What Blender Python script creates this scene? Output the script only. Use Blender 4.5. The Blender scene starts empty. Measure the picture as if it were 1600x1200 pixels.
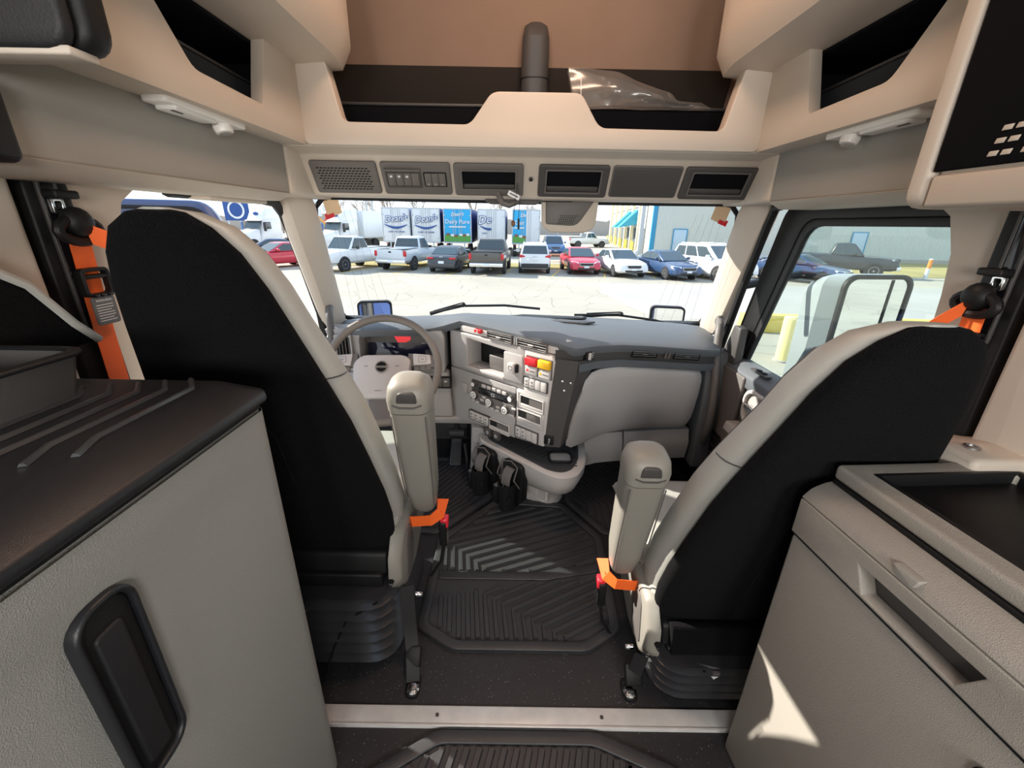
import bpy, bmesh, math, random
from mathutils import Matrix, Vector
random.seed(7)
SC = bpy.context.scene
COL = SC.collection
PI = math.pi
# ------------------------------------------------------------------ camera
cam_d = bpy.data.cameras.new('camera'); cam = bpy.data.objects.new('camera', cam_d); COL.objects.link(cam)
cam_d.sensor_fit = 'HORIZONTAL'; cam_d.sensor_width = 36.0; cam_d.lens = 36.0 * 657.0 / 1600.0
cam_d.clip_start = 0.01; cam_d.clip_end = 600
cam.matrix_world = Matrix(((0.99986087, -0.01658894, -0.00174681, -0.055),
                           (0.00426765, 0.35563713, -0.93461437, 0.0),
                           (0.01612549, 0.93447688, 0.35565844, 1.35),
                           (0, 0, 0, 1)))
SC.camera = cam
# ------------------------------------------------------------------ sky, sun, exposure
wd = bpy.data.worlds.new('sky'); SC.world = wd; wd.use_nodes = True
nt = wd.node_tree; nt.nodes.clear()
wo = nt.nodes.new('ShaderNodeOutputWorld'); bg = nt.nodes.new('ShaderNodeBackground')
tc = nt.nodes.new('ShaderNodeTexCoord'); sp = nt.nodes.new('ShaderNodeSeparateXYZ'); cr = nt.nodes.new('ShaderNodeValToRGB')
cr.color_ramp.elements[0].position = 0.0; cr.color_ramp.elements[0].color = (0.92, 0.97, 1.0, 1)
cr.color_ramp.elements[1].position = 0.75; cr.color_ramp.elements[1].color = (0.50, 0.70, 1.0, 1)
nt.links.new(tc.outputs['Generated'], sp.inputs[0]); nt.links.new(sp.outputs['Z'], cr.inputs[0])
nt.links.new(cr.outputs[0], bg.inputs['Color']); nt.links.new(bg.outputs[0], wo.inputs['Surface'])
bg.inputs['Strength'].default_value = 1.5
sun_d = bpy.data.lights.new('sun', 'SUN'); sun_d.energy = 9.5; sun_d.angle = 0.0095; sun_d.color = (1.0, 0.93, 0.82)
sun = bpy.data.objects.new('sun', sun_d); COL.objects.link(sun)
SUN_AZ, SUN_EL = 66.0, 30.0          # degrees left of straight ahead, degrees above the horizon
_a, _e = math.radians(SUN_AZ), math.radians(SUN_EL)
to_sun = Vector((-math.sin(_a) * math.cos(_e), math.cos(_a) * math.cos(_e), math.sin(_e)))
sun.rotation_euler = to_sun.to_track_quat('Z', 'Y').to_euler(); sun.location = to_sun * 60
vs = SC.view_settings
vs.view_transform = 'Standard'; vs.look = 'None'; vs.gamma = 1.0; vs.use_curve_mapping = False
vs.exposure = 0.15
SC.cycles.max_bounces = 10; SC.cycles.diffuse_bounces = 5; SC.cycles.transparent_max_bounces = 12
SC.cycles.caustics_reflective = False; SC.cycles.caustics_refractive = False
SC.cycles.sample_clamp_indirect = 6.0
# ------------------------------------------------------------------ materials
MT = {}
def _bump(nt, b, scale, strength, kind='noise', dist=0.002, coord='Object', detail=2.0):
    tc = nt.nodes.new('ShaderNodeTexCoord')
    if kind == 'voronoi':
        t = nt.nodes.new('ShaderNodeTexVoronoi'); t.inputs['Scale'].default_value = scale; out = t.outputs['Distance']
    else:
        t = nt.nodes.new('ShaderNodeTexNoise'); t.inputs['Scale'].default_value = scale; t.inputs['Detail'].default_value = detail; out = t.outputs['Fac']
    nt.links.new(tc.outputs[coord], t.inputs['Vector'])
    bp = nt.nodes.new('ShaderNodeBump'); bp.inputs['Strength'].default_value = strength; bp.inputs['Distance'].default_value = dist
    nt.links.new(out, bp.inputs['Height']); nt.links.new(bp.outputs[0], b.inputs['Normal'])
def mat(name, col, rough=0.5, metal=0.0, bump=None, vary=None, spec=0.5, emit=None, coat=0.0, sheen=0.0, kind='noise', dist=0.002):
    """procedural material: colour with a soft noise variation plus a fine grain"""
    m = bpy.data.materials.new(name); m.use_nodes = True; nt = m.node_tree; b = nt.nodes['Principled BSDF']
    c = (col[0], col[1], col[2], 1)
    b.inputs['Base Color'].default_value = c; b.inputs['Roughness'].default_value = rough; b.inputs['Metallic'].default_value = metal
    b.inputs['Specular IOR Level'].default_value = spec; b.inputs['Coat Weight'].default_value = coat; b.inputs['Sheen Weight'].default_value = sheen
    if vary:
        tc = nt.nodes.new('ShaderNodeTexCoord'); n = nt.nodes.new('ShaderNodeTexNoise')
        n.inputs['Scale'].default_value = vary[0]; n.inputs['Detail'].default_value = 4
        nt.links.new(tc.outputs['Object'], n.inputs['Vector'])
        r = nt.nodes.new('ShaderNodeValToRGB'); k = vary[1]
        r.color_ramp.elements[0].position = .3; r.color_ramp.elements[0].color = tuple(x * (1 - k) for x in col) + (1,)
        r.color_ramp.elements[1].position = .7; r.color_ramp.elements[1].color = tuple(min(1, x * (1 + k)) for x in col) + (1,)
        nt.links.new(n.outputs['Fac'], r.inputs[0]); nt.links.new(r.outputs[0], b.inputs['Base Color'])
    if bump: _bump(nt, b, bump[0], bump[1], kind, dist)
    if emit:
        b.inputs['Emission Color'].default_value = (emit[0], emit[1], emit[2], 1); b.inputs['Emission Strength'].default_value = emit[3]
    MT[name] = m; return m
def glass(name, tint=(0.93, 0.97, 0.96), refl=0.06, rough=0.0, haze=0.0):
    m = bpy.data.materials.new(name); m.use_nodes = True; nt = m.node_tree; nt.nodes.clear()
    o = nt.nodes.new('ShaderNodeOutputMaterial'); mx = nt.nodes.new('ShaderNodeMixShader'); t = nt.nodes.new('ShaderNodeBsdfTransparent'); g = nt.nodes.new('ShaderNodeBsdfGlossy')
    t.inputs[0].default_value = tuple(tint) + (1,); g.inputs['Roughness'].default_value = rough
    lw = nt.nodes.new('ShaderNodeLayerWeight'); lw.inputs['Blend'].default_value = 0.12
    ml = nt.nodes.new('ShaderNodeMath'); ml.operation = 'MULTIPLY_ADD'; ml.inputs[1].default_value = 0.5; ml.inputs[2].default_value = refl
    nt.links.new(lw.outputs['Fresnel'], ml.inputs[0]); nt.links.new(ml.outputs[0], mx.inputs[0])
    nt.links.new(t.outputs[0], mx.inputs[1]); nt.links.new(g.outputs[0], mx.inputs[2]); nt.links.new(mx.outputs[0], o.inputs['Surface'])
    if haze:
        df = nt.nodes.new('ShaderNodeBsdfDiffuse'); df.inputs[0].default_value = (.8, .78, .76, 1); m2 = nt.nodes.new('ShaderNodeMixShader'); m2.inputs[0].default_value = haze
        nt.links.new(mx.outputs[0], m2.inputs[1]); nt.links.new(df.outputs[0], m2.inputs[2]); nt.links.new(m2.outputs[0], o.inputs['Surface'])
    MT[name] = m; return m
mat('beige', (.61, .535, .46), .55, bump=(900, .12), vary=(2, .03))
mat('beige_fabric', (.35, .34, .315), .85, bump=(1400, .25), vary=(3, .04))
mat('headliner', (.33, .215, .155), .95, bump=(1200, .4), vary=(4, .06))
mat('bin_black', (.006, .006, .008), .95, bump=(1500, .4), spec=.1)
mat('trim_dark', (.065, .060, .058), .5, bump=(1100, .15))
mat('trim_mid', (.135, .122, .116), .5, bump=(1100, .12))
mat('dash_top', (.115, .125, .14), .55, bump=(700, .35), spec=.6)
mat('dash_grey', (.42, .395, .385), .5, bump=(1000, .10), vary=(2, .03))
mat('dash_light', (.54, .505, .49), .5, bump=(1000, .10), vary=(2, .03))
mat('black', (.009, .009, .010), .5, bump=(900, .15), spec=.3)
mat('black_gloss', (.008, .008, .011), .12)
mat('rubber', (.010, .010, .012), .6, bump=(260, .25), vary=(6, .15))
mat('rubber_mat', (.046, .046, .050), .42, bump=(320, .2), vary=(5, .12))
mat('leather', (.43, .425, .395), .45, bump=(420, .16), vary=(5, .04))
mat('seat_black', (.0045, .0045, .0055), .95, bump=(420, 1.0), vary=(650, .75), sheen=.02, spec=.08, dist=.005)
mat('armrest', (.27, .255, .225), .45, bump=(500, .18), vary=(4, .04))
mat('ridge', (.05, .052, .056), .22)
mat('cabinet_grey', (.31, .31, .295), .5, bump=(620, .4), vary=(2, .04), kind='voronoi', dist=.0015)
mat('cabinet_top', (.014, .015, .018), .38, bump=(900, .18))
mat('fridge_grey', (.36, .335, .30), .5, bump=(620, .4), vary=(2, .04), kind='voronoi', dist=.0015)
mat('orange_belt', (.95, .14, .015), .6, bump=(1500, .3))
mat('red', (.62, .02, .03), .35)
mat('red_clear', (.8, .03, .05), .25)
mat('amber', (.95, .52, .02), .35)
mat('white', (.80, .80, .79), .45)
mat('label_grey', (.13, .13, .135), .6)
mat('print_white', (.75, .76, .76), .6)
mat('chrome', (.75, .76, .78), .18, 1.0)
mat('mirror', (.90, .93, .95), .015, 1.0)
mat('steel', (.45, .45, .46), .35, 1.0)
mat('aluminium', (.74, .73, .72), .38, .2, bump=(90, .05), vary=(20, .08))
mat('pedal_dark', (.06, .058, .062), .5, bump=(500, .2))
mat('screen', (.012, .012, .035), .08, coat=.4)
mat('screen_green', (.1, .5, .1), .4, emit=(.2, .9, .2, .5))
mat('screen_red', (.8, .05, .06), .4, emit=(1, .05, .06, .45))
mat('lamp_lens', (.88, .86, .83), .3)
mat('wood_bead', (.22, .12, .06), .5)
mat('steer', (.20, .175, .155), .42, bump=(600, .12))
mat('hub_grey', (.52, .49, .485), .42, bump=(900, .08))
mat('cab_blue', (.035, .06, .17), .25, coat=.6)
glass('windshield_glass', (.95, .98, .985), .02)
glass('door_glass', (.88, .94, .915), .04)
glass('film', (.86, .85, .84), .08, .2, .10)
mat('bellows', (.030, .030, .034), .30, spec=.7)
# ------------------------------------------------------------------ geometry
I4 = Matrix.Identity(4)
def T(x, y, z): return Matrix.Translation((x, y, z))
def R(deg, ax): return Matrix.Rotation(math.radians(deg), 4, ax)
def frame(o, x, y, z=None):
    x = Vector(x).normalized(); y = Vector(y); z = x.cross(y).normalized(); y = z.cross(x)
    m = Matrix((x, y, z)).transposed().to_4x4(); m.translation = Vector(o); return m
class G:
    """a bag of vertices and faces"""
    def __init__(s): s.v = []; s.f = []
    def add(s, v, f, M=None):
        n = len(s.v); s.v += [tuple(M @ Vector(p)) for p in v] if M else [tuple(p) for p in v]
        s.f += [tuple(i + n for i in q) for q in f]; return s
    def __iadd__(s, o): return s.add(o.v, o.f)
    def x(s, M): s.v = [tuple(M @ Vector(p)) for p in s.v]; return s
    def box(s, x0, x1, y0, y1, z0, z1, M=None):
        return s.add([(x0,y0,z0),(x1,y0,z0),(x1,y1,z0),(x0,y1,z0),(x0,y0,z1),(x1,y0,z1),(x1,y1,z1),(x0,y1,z1)],
                     [(3,2,1,0),(4,5,6,7),(0,1,5,4),(1,2,6,5),(2,3,7,6),(3,0,4,7)], M)
    def hexa(s, b, t):
        """eight corners: four below, four above"""
        return s.add(list(b) + list(t), [(3,2,1,0),(4,5,6,7),(0,1,5,4),(1,2,6,5),(2,3,7,6),(3,0,4,7)])
    def prism(s, pts, a, b, ax='z', M=None):
        def p3(p, h): return {'x': (h, p[0], p[1]), 'y': (p[0], h, p[1]), 'z': (p[0], p[1], h)}[ax]
        n = len(pts); v = [p3(p, a) for p in pts] + [p3(p, b) for p in pts]
        f = [tuple(range(n - 1, -1, -1)), tuple(range(n, 2 * n))] + [(i, (i + 1) % n, n + (i + 1) % n, n + i) for i in range(n)]
        return s.add(v, f, M)
    def ring(s, out, inn, a, b, ax='z', M=None):
        """prism with a hole; both outlines have the same number of points"""
        def p3(p, h): return {'x': (h, p[0], p[1]), 'y': (p[0], h, p[1]), 'z': (p[0], p[1], h)}[ax]
        n = len(out); v = [p3(p, a) for p in out] + [p3(p, b) for p in out] + [p3(p, a) for p in inn] + [p3(p, b) for p in inn]; f = []
        for i in range(n):
            j = (i + 1) % n
            f += [(i, j, n + j, n + i), (2*n + j, 2*n + i, 3*n + i, 3*n + j), (n + i, n + j, 3*n + j, 3*n + i), (j, i, 2*n + i, 2*n + j)]
        return s.add(v, f, M)
    def loft(s, rings, cap=True, closed=False, M=None):
        n = len(rings[0]); v = [p for r in rings for p in r]; f = []
        for k in range(len(rings) - (0 if closed else 1)):
            a, b = k * n, ((k + 1) % len(rings)) * n
            f += [(a + i, a + (i + 1) % n, b + (i + 1) % n, b + i) for i in range(n)]
        if cap and not closed: f += [tuple(range(n - 1, -1, -1)), tuple(range((len(rings) - 1) * n, len(rings) * n))]
        return s.add(v, f, M)
    def tube(s, path, r, n=10, closed=False, sec=None, up=None, M=None, cap=True):
        P = [Vector(p) for p in path]; L = len(P); rings = []; nrm = None
        for i in range(L):
            if closed: t = P[(i + 1) % L] - P[i - 1]
            else: t = P[min(i + 1, L - 1)] - P[max(i - 1, 0)]
            t.normalize()
            if up is not None: nrm = Vector(up)
            elif nrm is None: nrm = Vector((0, 0, 1)) if abs(t.z) < .9 else Vector((1, 0, 0))
            nrm = nrm - t * nrm.dot(t); nrm.normalize(); bn = t.cross(nrm)
            rr = r[i] if isinstance(r, (list, tuple)) else r
            if sec: rings.append([P[i] + bn * (q[0] * rr) + nrm * (q[1] * rr) for q in sec])
            else: rings.append([P[i] + (bn * math.cos(2 * PI * k / n) + nrm * math.sin(2 * PI * k / n)) * rr for k in range(n)])
        return s.loft(rings, cap=cap, closed=closed, M=M)
    def lathe(s, prof, n=24, M=None, cap=True):
        """profile of (radius, height) about z"""
        rings = [[(r * math.cos(2 * PI * k / n), r * math.sin(2 * PI * k / n), z) for k in range(n)] for r, z in prof]
        return s.loft(rings, cap=cap, M=M)
    def ball(s, r, M=None, n=14, m=8, sx=1, sy=1, sz=1):
        prof = [(max(1e-4, r * math.sin(PI * k / m)), -r * math.cos(PI * k / m)) for k in range(m + 1)]
        return s.lathe(prof, n, (M or I4) @ Matrix.Diagonal((sx, sy, sz, 1)))
    def grid(s, fn, nu, nv, M=None):
        v = [fn(i / nu, j / nv) for j in range(nv + 1) for i in range(nu + 1)]
        f = [(j*(nu+1)+i, j*(nu+1)+i+1, (j+1)*(nu+1)+i+1, (j+1)*(nu+1)+i) for j in range(nv) for i in range(nu)]
        return s.add(v, f, M)
def rrect(w, h, r, n=4, cx=0, cy=0):
    p = []
    for k, (sx, sy) in enumerate(((1, 1), (-1, 1), (-1, -1), (1, -1))):
        for i in range(n + 1):
            a = PI / 2 * (k + i / n); p.append((cx + sx * (w / 2 - r) + r * math.cos(a), cy + sy * (h / 2 - r) + r * math.sin(a)))
    return p
def fillet(pts, r, n=4):
    """round every corner of a polygon; r is one radius or one per corner"""
    out = []; L = len(pts)
    for i in range(L):
        p = Vector(pts[i]).to_2d() if len(pts[i]) == 2 else Vector(pts[i][:2]); a = Vector(pts[i - 1][:2]) - p; b = Vector(pts[(i + 1) % L][:2]) - p
        rr = r[i] if isinstance(r, (list, tuple)) else r
        if rr <= 0: out.append((p.x, p.y)); continue
        d = min(rr, a.length * .48, b.length * .48); q0 = p + a.normalized() * d; q1 = p + b.normalized() * d
        for k in range(n + 1):
            t = k / n; q = q0 * (1 - t) ** 2 + p * 2 * t * (1 - t) + q1 * t * t; out.append((q.x, q.y))
    return out
def arc(cx, cy, r, a0, a1, n): return [(cx + r * math.cos(math.radians(a0 + (a1 - a0) * i / n)), cy + r * math.sin(math.radians(a0 + (a1 - a0) * i / n))) for i in range(n + 1)]
W = {}
def mesh(name, g, bevel=0.0, seg=2, ang=32, smooth=True, sub=0, recalc=True):
    c = Vector((0, 0, 0)); n = len(g.v)
    lo = [min(p[k] for p in g.v) for k in range(3)]; hi = [max(p[k] for p in g.v) for k in range(3)]
    c = Vector([(lo[k] + hi[k]) / 2 for k in range(3)])
    me = bpy.data.meshes.new(name); bm = bmesh.new()
    vs_ = [bm.verts.new(Vector(p) - c) for p in g.v]
    for q in g.f:
        try: bm.faces.new([vs_[i] for i in q])
        except ValueError: pass
    if recalc: bmesh.ops.recalc_face_normals(bm, faces=bm.faces)
    if bevel > 0:
        bm.normal_update()
        es = [e for e in bm.edges if len(e.link_faces) == 2 and e.calc_face_angle(0) > math.radians(ang)]
        if es: bmesh.ops.bevel(bm, geom=es, offset=bevel, segments=seg, profile=.5, affect='EDGES', clamp_overlap=True)
    if smooth:
        for f in bm.faces: f.smooth = True
    bm.to_mesh(me); bm.free()
    if smooth: me.set_sharp_from_angle(angle=math.radians(50 if bevel > 0 else 38))
    return me, c
def add(name, g, m, parent=None, bevel=0.0, seg=2, M=None, label=None, cat=None, group=None, kind=None, sub=0, ang=32, recalc=True, **k):
    """one mesh object; coordinates in g are world coordinates (or local ones moved by M)"""
    if M is not None: g.x(M)
    me, c = mesh(name, g, bevel, seg, ang, recalc=recalc)
    o = bpy.data.objects.new(name, me); COL.objects.link(o)
    me.materials.append(MT[m] if isinstance(m, str) else m)
    Wm = Matrix.Translation(c); W[o] = Wm
    if parent is not None: o.parent = parent; o.matrix_basis = W[parent].inverted() @ Wm
    else: o.matrix_basis = Wm
    if sub:
        s = o.modifiers.new('subdivision', 'SUBSURF'); s.levels = sub; s.render_levels = sub
    tag(o, label, cat, group, kind); return o
def tag(o, label=None, cat=None, group=None, kind=None):
    if label: o['label'] = label
    if cat: o['category'] = cat
    if group: o['group'] = group
    if kind: o['kind'] = kind
    return o
def thing(name, label, cat, loc=(0, 0, 0), group=None, M=None):
    o = bpy.data.objects.new(name, None); COL.objects.link(o); o.empty_display_size = .1
    Wm = M if M is not None else Matrix.Translation(loc); o.matrix_basis = Wm; W[o] = Wm
    return tag(o, label, cat, group)
def kids(o): return [c for c in bpy.data.objects if c.parent is o]
def copy_tree(o, M, parent=None, label=None, group=None, ch=None):
    """copy a thing with its parts and sub-parts; M is the new world matrix of the thing"""
    c = o.copy(); COL.objects.link(c)
    if parent is None: c.matrix_basis = M; W[c] = M
    else: c.parent = parent; W[c] = W[parent] @ c.matrix_basis
    if label: c['label'] = label
    if group: c['group'] = group
    for k in kids(o): copy_tree(k, None, c)
    return c
def text_g(s, size, shear=0.0, extrude=.002, bold=0.0, align='CENTER'):
    cu = bpy.data.curves.new('lettering', 'FONT'); cu.body = s; cu.size = size; cu.shear = shear; cu.extrude = extrude; cu.offset = bold
    cu.align_x = align; cu.align_y = 'CENTER'; cu.resolution_u = 2
    o = bpy.data.objects.new('lettering', cu); COL.objects.link(o); bpy.context.view_layer.update()
    ev = o.evaluated_get(bpy.context.evaluated_depsgraph_get()); me = ev.to_mesh()
    g = G(); g.v = [tuple(v.co) for v in me.vertices]; g.f = [tuple(p.vertices) for p in me.polygons]
    ev.to_mesh_clear(); bpy.data.objects.remove(o); bpy.data.curves.remove(cu); return g
# ================================================================== the cab shell
def vinyl():
    m = bpy.data.materials.new('floor_vinyl'); m.use_nodes = True; nt = m.node_tree; b = nt.nodes['Principled BSDF']
    b.inputs['Roughness'].default_value = .42
    tc = nt.nodes.new('ShaderNodeTexCoord'); vo = nt.nodes.new('ShaderNodeTexVoronoi'); vo.inputs['Scale'].default_value = 95
    nt.links.new(tc.outputs['Object'], vo.inputs['Vector'])
    r = nt.nodes.new('ShaderNodeValToRGB'); r.color_ramp.elements[0].position = .13; r.color_ramp.elements[0].color = (.16, .17, .18, 1)
    r.color_ramp.elements[1].position = .20; r.color_ramp.elements[1].color = (.026, .026, .029, 1)
    n2 = nt.nodes.new('ShaderNodeTexNoise'); n2.inputs['Scale'].default_value = 40; nt.links.new(tc.outputs['Object'], n2.inputs['Vector'])
    mt = nt.nodes.new('ShaderNodeMath'); mt.operation = 'MULTIPLY_ADD'; mt.inputs[1].default_value = .35; nt.links.new(n2.outputs['Fac'], mt.inputs[0]); nt.links.new(vo.outputs['Distance'], mt.inputs[2])
    sb = nt.nodes.new('ShaderNodeMath'); sb.operation = 'SUBTRACT'; sb.inputs[1].default_value = .13; nt.links.new(mt.outputs[0], sb.inputs[0])
    nt.links.new(sb.outputs[0], r.inputs[0]); nt.links.new(r.outputs[0], b.inputs['Base Color'])
    _bump(nt, b, 300, .35); MT['floor_vinyl'] = m
vinyl()
S = 'structure'
add('floor', G().box(-1.05, 1.05, -1.25, 2.40, -.07, 0), 'floor_vinyl', kind=S)
# side walls: one outline each, with the door opening cut as a notch and a sleeper window behind the camera
def side_wall(s, name):
    g = G(); x0, x1 = s * 1.02, s * 1.08
    notch = [(1.02, 0), (1.03, .55), (1.07, 1.20), (1.085, 1.30), (1.12, 1.385), (1.19, 1.432), (2.0, 1.432), (2.0, 1.62)]
    g.prism([(.10, 0)] + notch + [(.10, 1.62)], x0, x1, 'x')
    g.prism([(-1.25, 0), (.10, 0), (.10, 1.10), (-1.25, 1.10)], x0, x1, 'x')
    g.prism([(-1.25, 1.10), (-.95, 1.10), (-.95, 1.62), (-1.25, 1.62)], x0, x1, 'x')
    g.prism([(-.25, 1.10), (.10, 1.10), (.10, 1.62), (-.25, 1.62)], x0, x1, 'x')
    g.prism([(-1.25, 1.62), (2.0, 1.62), (2.15, 1.62), (1.75, 2.50), (-1.25, 2.50)], x0, x1, 'x')
    w = add(name, g, 'beige', kind=S)
    add('rear_pillar_trim', G().prism(fillet([(.70, .0), (.845, .0), (.845, 1.43), (.70, 1.43)], .02), s * .975, s * 1.02, 'x'), 'beige', w, bevel=.012)
    add('sleeper_side_lining', G().prism([(-.25, 0), (.69, 0), (.69, 1.40), (-.25, 1.40)], s * .985, s * 1.02, 'x'), 'beige_fabric', w, bevel=.01)
    return w
wl = side_wall(-1, 'wall_left'); wr = side_wall(1, 'wall_right')
add('wall_back', G().box(-1.08, 1.08, -1.30, -1.25, 0, 2.5), 'beige_fabric', kind=S)
g = G().box(-1.08, -.45, -1.25, 1.78, 2.46, 2.52).box(.45, 1.08, -1.25, 1.78, 2.46, 2.52).box(-.45, .45, .05, 1.78, 2.46, 2.52).box(-.45, .45, -1.25, -.75, 2.46, 2.52)
add('ceiling', g, 'headliner', kind=S)
w1 = add('window_1', G().box(-.46, .46, -.76, .06, 2.475, 2.485), 'windshield_glass', kind=S)
add('skylight_frame', G().ring([(-.49, -.79), (.49, -.79), (.49, .09), (-.49, .09)], [(-.44, -.74), (.44, -.74), (.44, .04), (-.44, .04)], 2.44, 2.47), 'trim_mid', w1, bevel=.006)
# sloped lining behind the front shelf, firewall
add('wall_front', G().hexa([(-1.03, 2.16, 1.56), (1.03, 2.16, 1.56), (1.03, 2.22, 1.56), (-1.03, 2.22, 1.56)], [(-1.03, 1.78, 2.5), (1.03, 1.78, 2.5), (1.03, 1.84, 2.5), (-1.03, 1.84, 2.5)]), 'headliner', kind=S)
add('wall_firewall', G().box(-1.05, 1.05, 2.36, 2.42, -.05, .84), 'black', kind=S)
for s, nm in ((-1, 'trim_1'), (1, 'trim_2')):      # kick panels at the sides of the footwells
    add(nm, G().prism([(1.95, 0), (2.37, 0), (2.37, .80), (2.13, .80)], s * .985, s * 1.05, 'x'), 'trim_dark', kind=S, bevel=.01)
# A pillars between door opening and windscreen
def a_pillar(s, nm):
    def ring(t):
        z = 1.47 - .66 * t; yf = 1.955 + .30 * t; yr = 1.81 + .31 * t; k = 1 - .25 * (1 - t)
        pts = [(s * (.925 + .035 * t), yf), (s * (.895 + .035 * t), yf - .025), (s * (.905 + .04 * t), yf - .075), (s * .965, yr - .03), (s * 1.005, yr - .02), (s * 1.03, yr + .01), (s * 1.05, yf), (s * .97, yf + .03)]
        return [(p[0], p[1], z) for p in pts]
    return add(nm, G().loft([ring(t) for t in (-.05, .2, .4, .6, .8, 1.0)]), 'beige', kind=S, sub=1)
for s, nm in ((-1, 'trim_3'), (1, 'trim_4')): a_pillar(s, nm)
# windscreen
def ws(u, v, d=0.0):
    x = (u - .5) * 2; hw = .945 + .035 * (1 - v); y = 2.27 - .315 * v + .10 * (1 - x * x); return (x * hw, y + d, .835 + .61 * v)
g = G().grid(lambda u, v: ws(u, v), 16, 6); n0 = len(g.v)
w2 = add('window_2', g, 'windshield_glass', kind=S, recalc=False)
bord = [ws(.5 + .5 * math.cos(a) * 0 + u, v) for u, v, a in ()]
path = [ws(i / 20, 0, -.006) for i in range(1, 20)] + [ws(.99, .05, -.006)] + [ws(1, v / 8, -.006) for v in range(1, 7)] + [ws(.985, .93, -.006), ws(.965, .99, -.006)] + [ws(1 - i / 20, 1, -.006) for i in range(1, 20)] + [ws(.035, .99, -.006), ws(.015, .93, -.006)] + [ws(0, 1 - v / 8, -.006) for v in range(2, 8)] + [ws(.01, .05, -.006)]
add('windscreen_seal', G().tube(path, .011, 8, closed=True), 'black', w2)
# fine antenna and heating wires near both edges of the screen
for s in (0, 1):
    for k in range(5):
        u = .045 + .014 * k; u = u if s == 0 else 1 - u
        add('heating_wire', G().tube([ws(u + (0.012 if s == 0 else -.012) * (1 - v) * (k - 1), v * .93, -.003) for v in (.05, .35, .65, 1)], .0004, 4), 'trim_mid', w2)
for s in (-1, 1):                                    # tan corner patches with a red piece just inside the glass
    u = .035 if s < 0 else .965
    q = [ws(u, .985, -.012), ws(u + (-.003 if s > 0 else .003), .86, -.012), ws(u - s * .036, .90, -.012), ws(u - s * .034, .985, -.012)]
    lb = add('corner_patch', G().loft([q, [(a, b - .0015, c) for a, b, c in q]]), mat('patch_tan', (.72, .52, .33), .7), w2)
    c0 = ws(u - s * .008, .88, -.0155)
    add('red_piece', G().box(c0[0] - .020, c0[0] + .020, c0[1] - .001, c0[1] + .001, c0[2] - .012, c0[2] + .012, T(*c0) @ R(20 * s, 'Y') @ T(-c0[0], -c0[1], -c0[2])), 'red', lb)
# header panels above the doors, underside strips, bright edge trims
for s, nm in ((-1, 'left'), (1, 'right')):
    h = add('wall_header_' + nm, G().prism([(.835, 1.435), (1.03, 1.435), (1.03, 1.60), (.835, 1.600)], -.2, 1.605, 'y', Matrix.Diagonal((s, 1, 1, 1))), 'beige_fabric', kind=S, bevel=.008)
    add('header_front_end', G().prism([(.835, 1.435), (1.03, 1.435), (1.03, 1.60), (.835, 1.60)], 1.612, 1.98, 'y', Matrix.Diagonal((s, 1, 1, 1))), 'beige', h, bevel=.012)
    add('header_lower_lip', G().prism([(.825, 1.437), (.87, 1.412), (1.0, 1.412), (1.0, 1.437)], -.2, 1.60, 'y', Matrix.Diagonal((s, 1, 1, 1))), 'beige', h, bevel=.008)
    add('header_underside', G().prism([(.7505, 1.5865), (.84, 1.5865), (.84, 1.5995), (.7505, 1.5995)], .2, 1.598, 'y', Matrix.Diagonal((s, 1, 1, 1))), 'beige', h, bevel=0)
# front header carrying the switch modules
FH = [(1.80, 1.443), (1.955, 1.443), (1.985, 1.47), (1.985, 1.60), (1.60, 1.60), (1.60, 1.584), (1.705, 1.578), (1.715, 1.572)]
fh = add('trim_5', G().prism(FH, -.86, .86, 'x'), 'beige', kind=S, bevel=.008)
# ------------------------------------------------------------------ overhead switch and vent modules
fo = Vector((0, 1.7565, 1.506)); fx = Vector((1, 0, 0)); fu = Vector((0, -.085, .129)).normalized(); fn = fx.cross(fu) * 1
FM = Matrix((fx, fu, -fn)).transposed().to_4x4(); 
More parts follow.
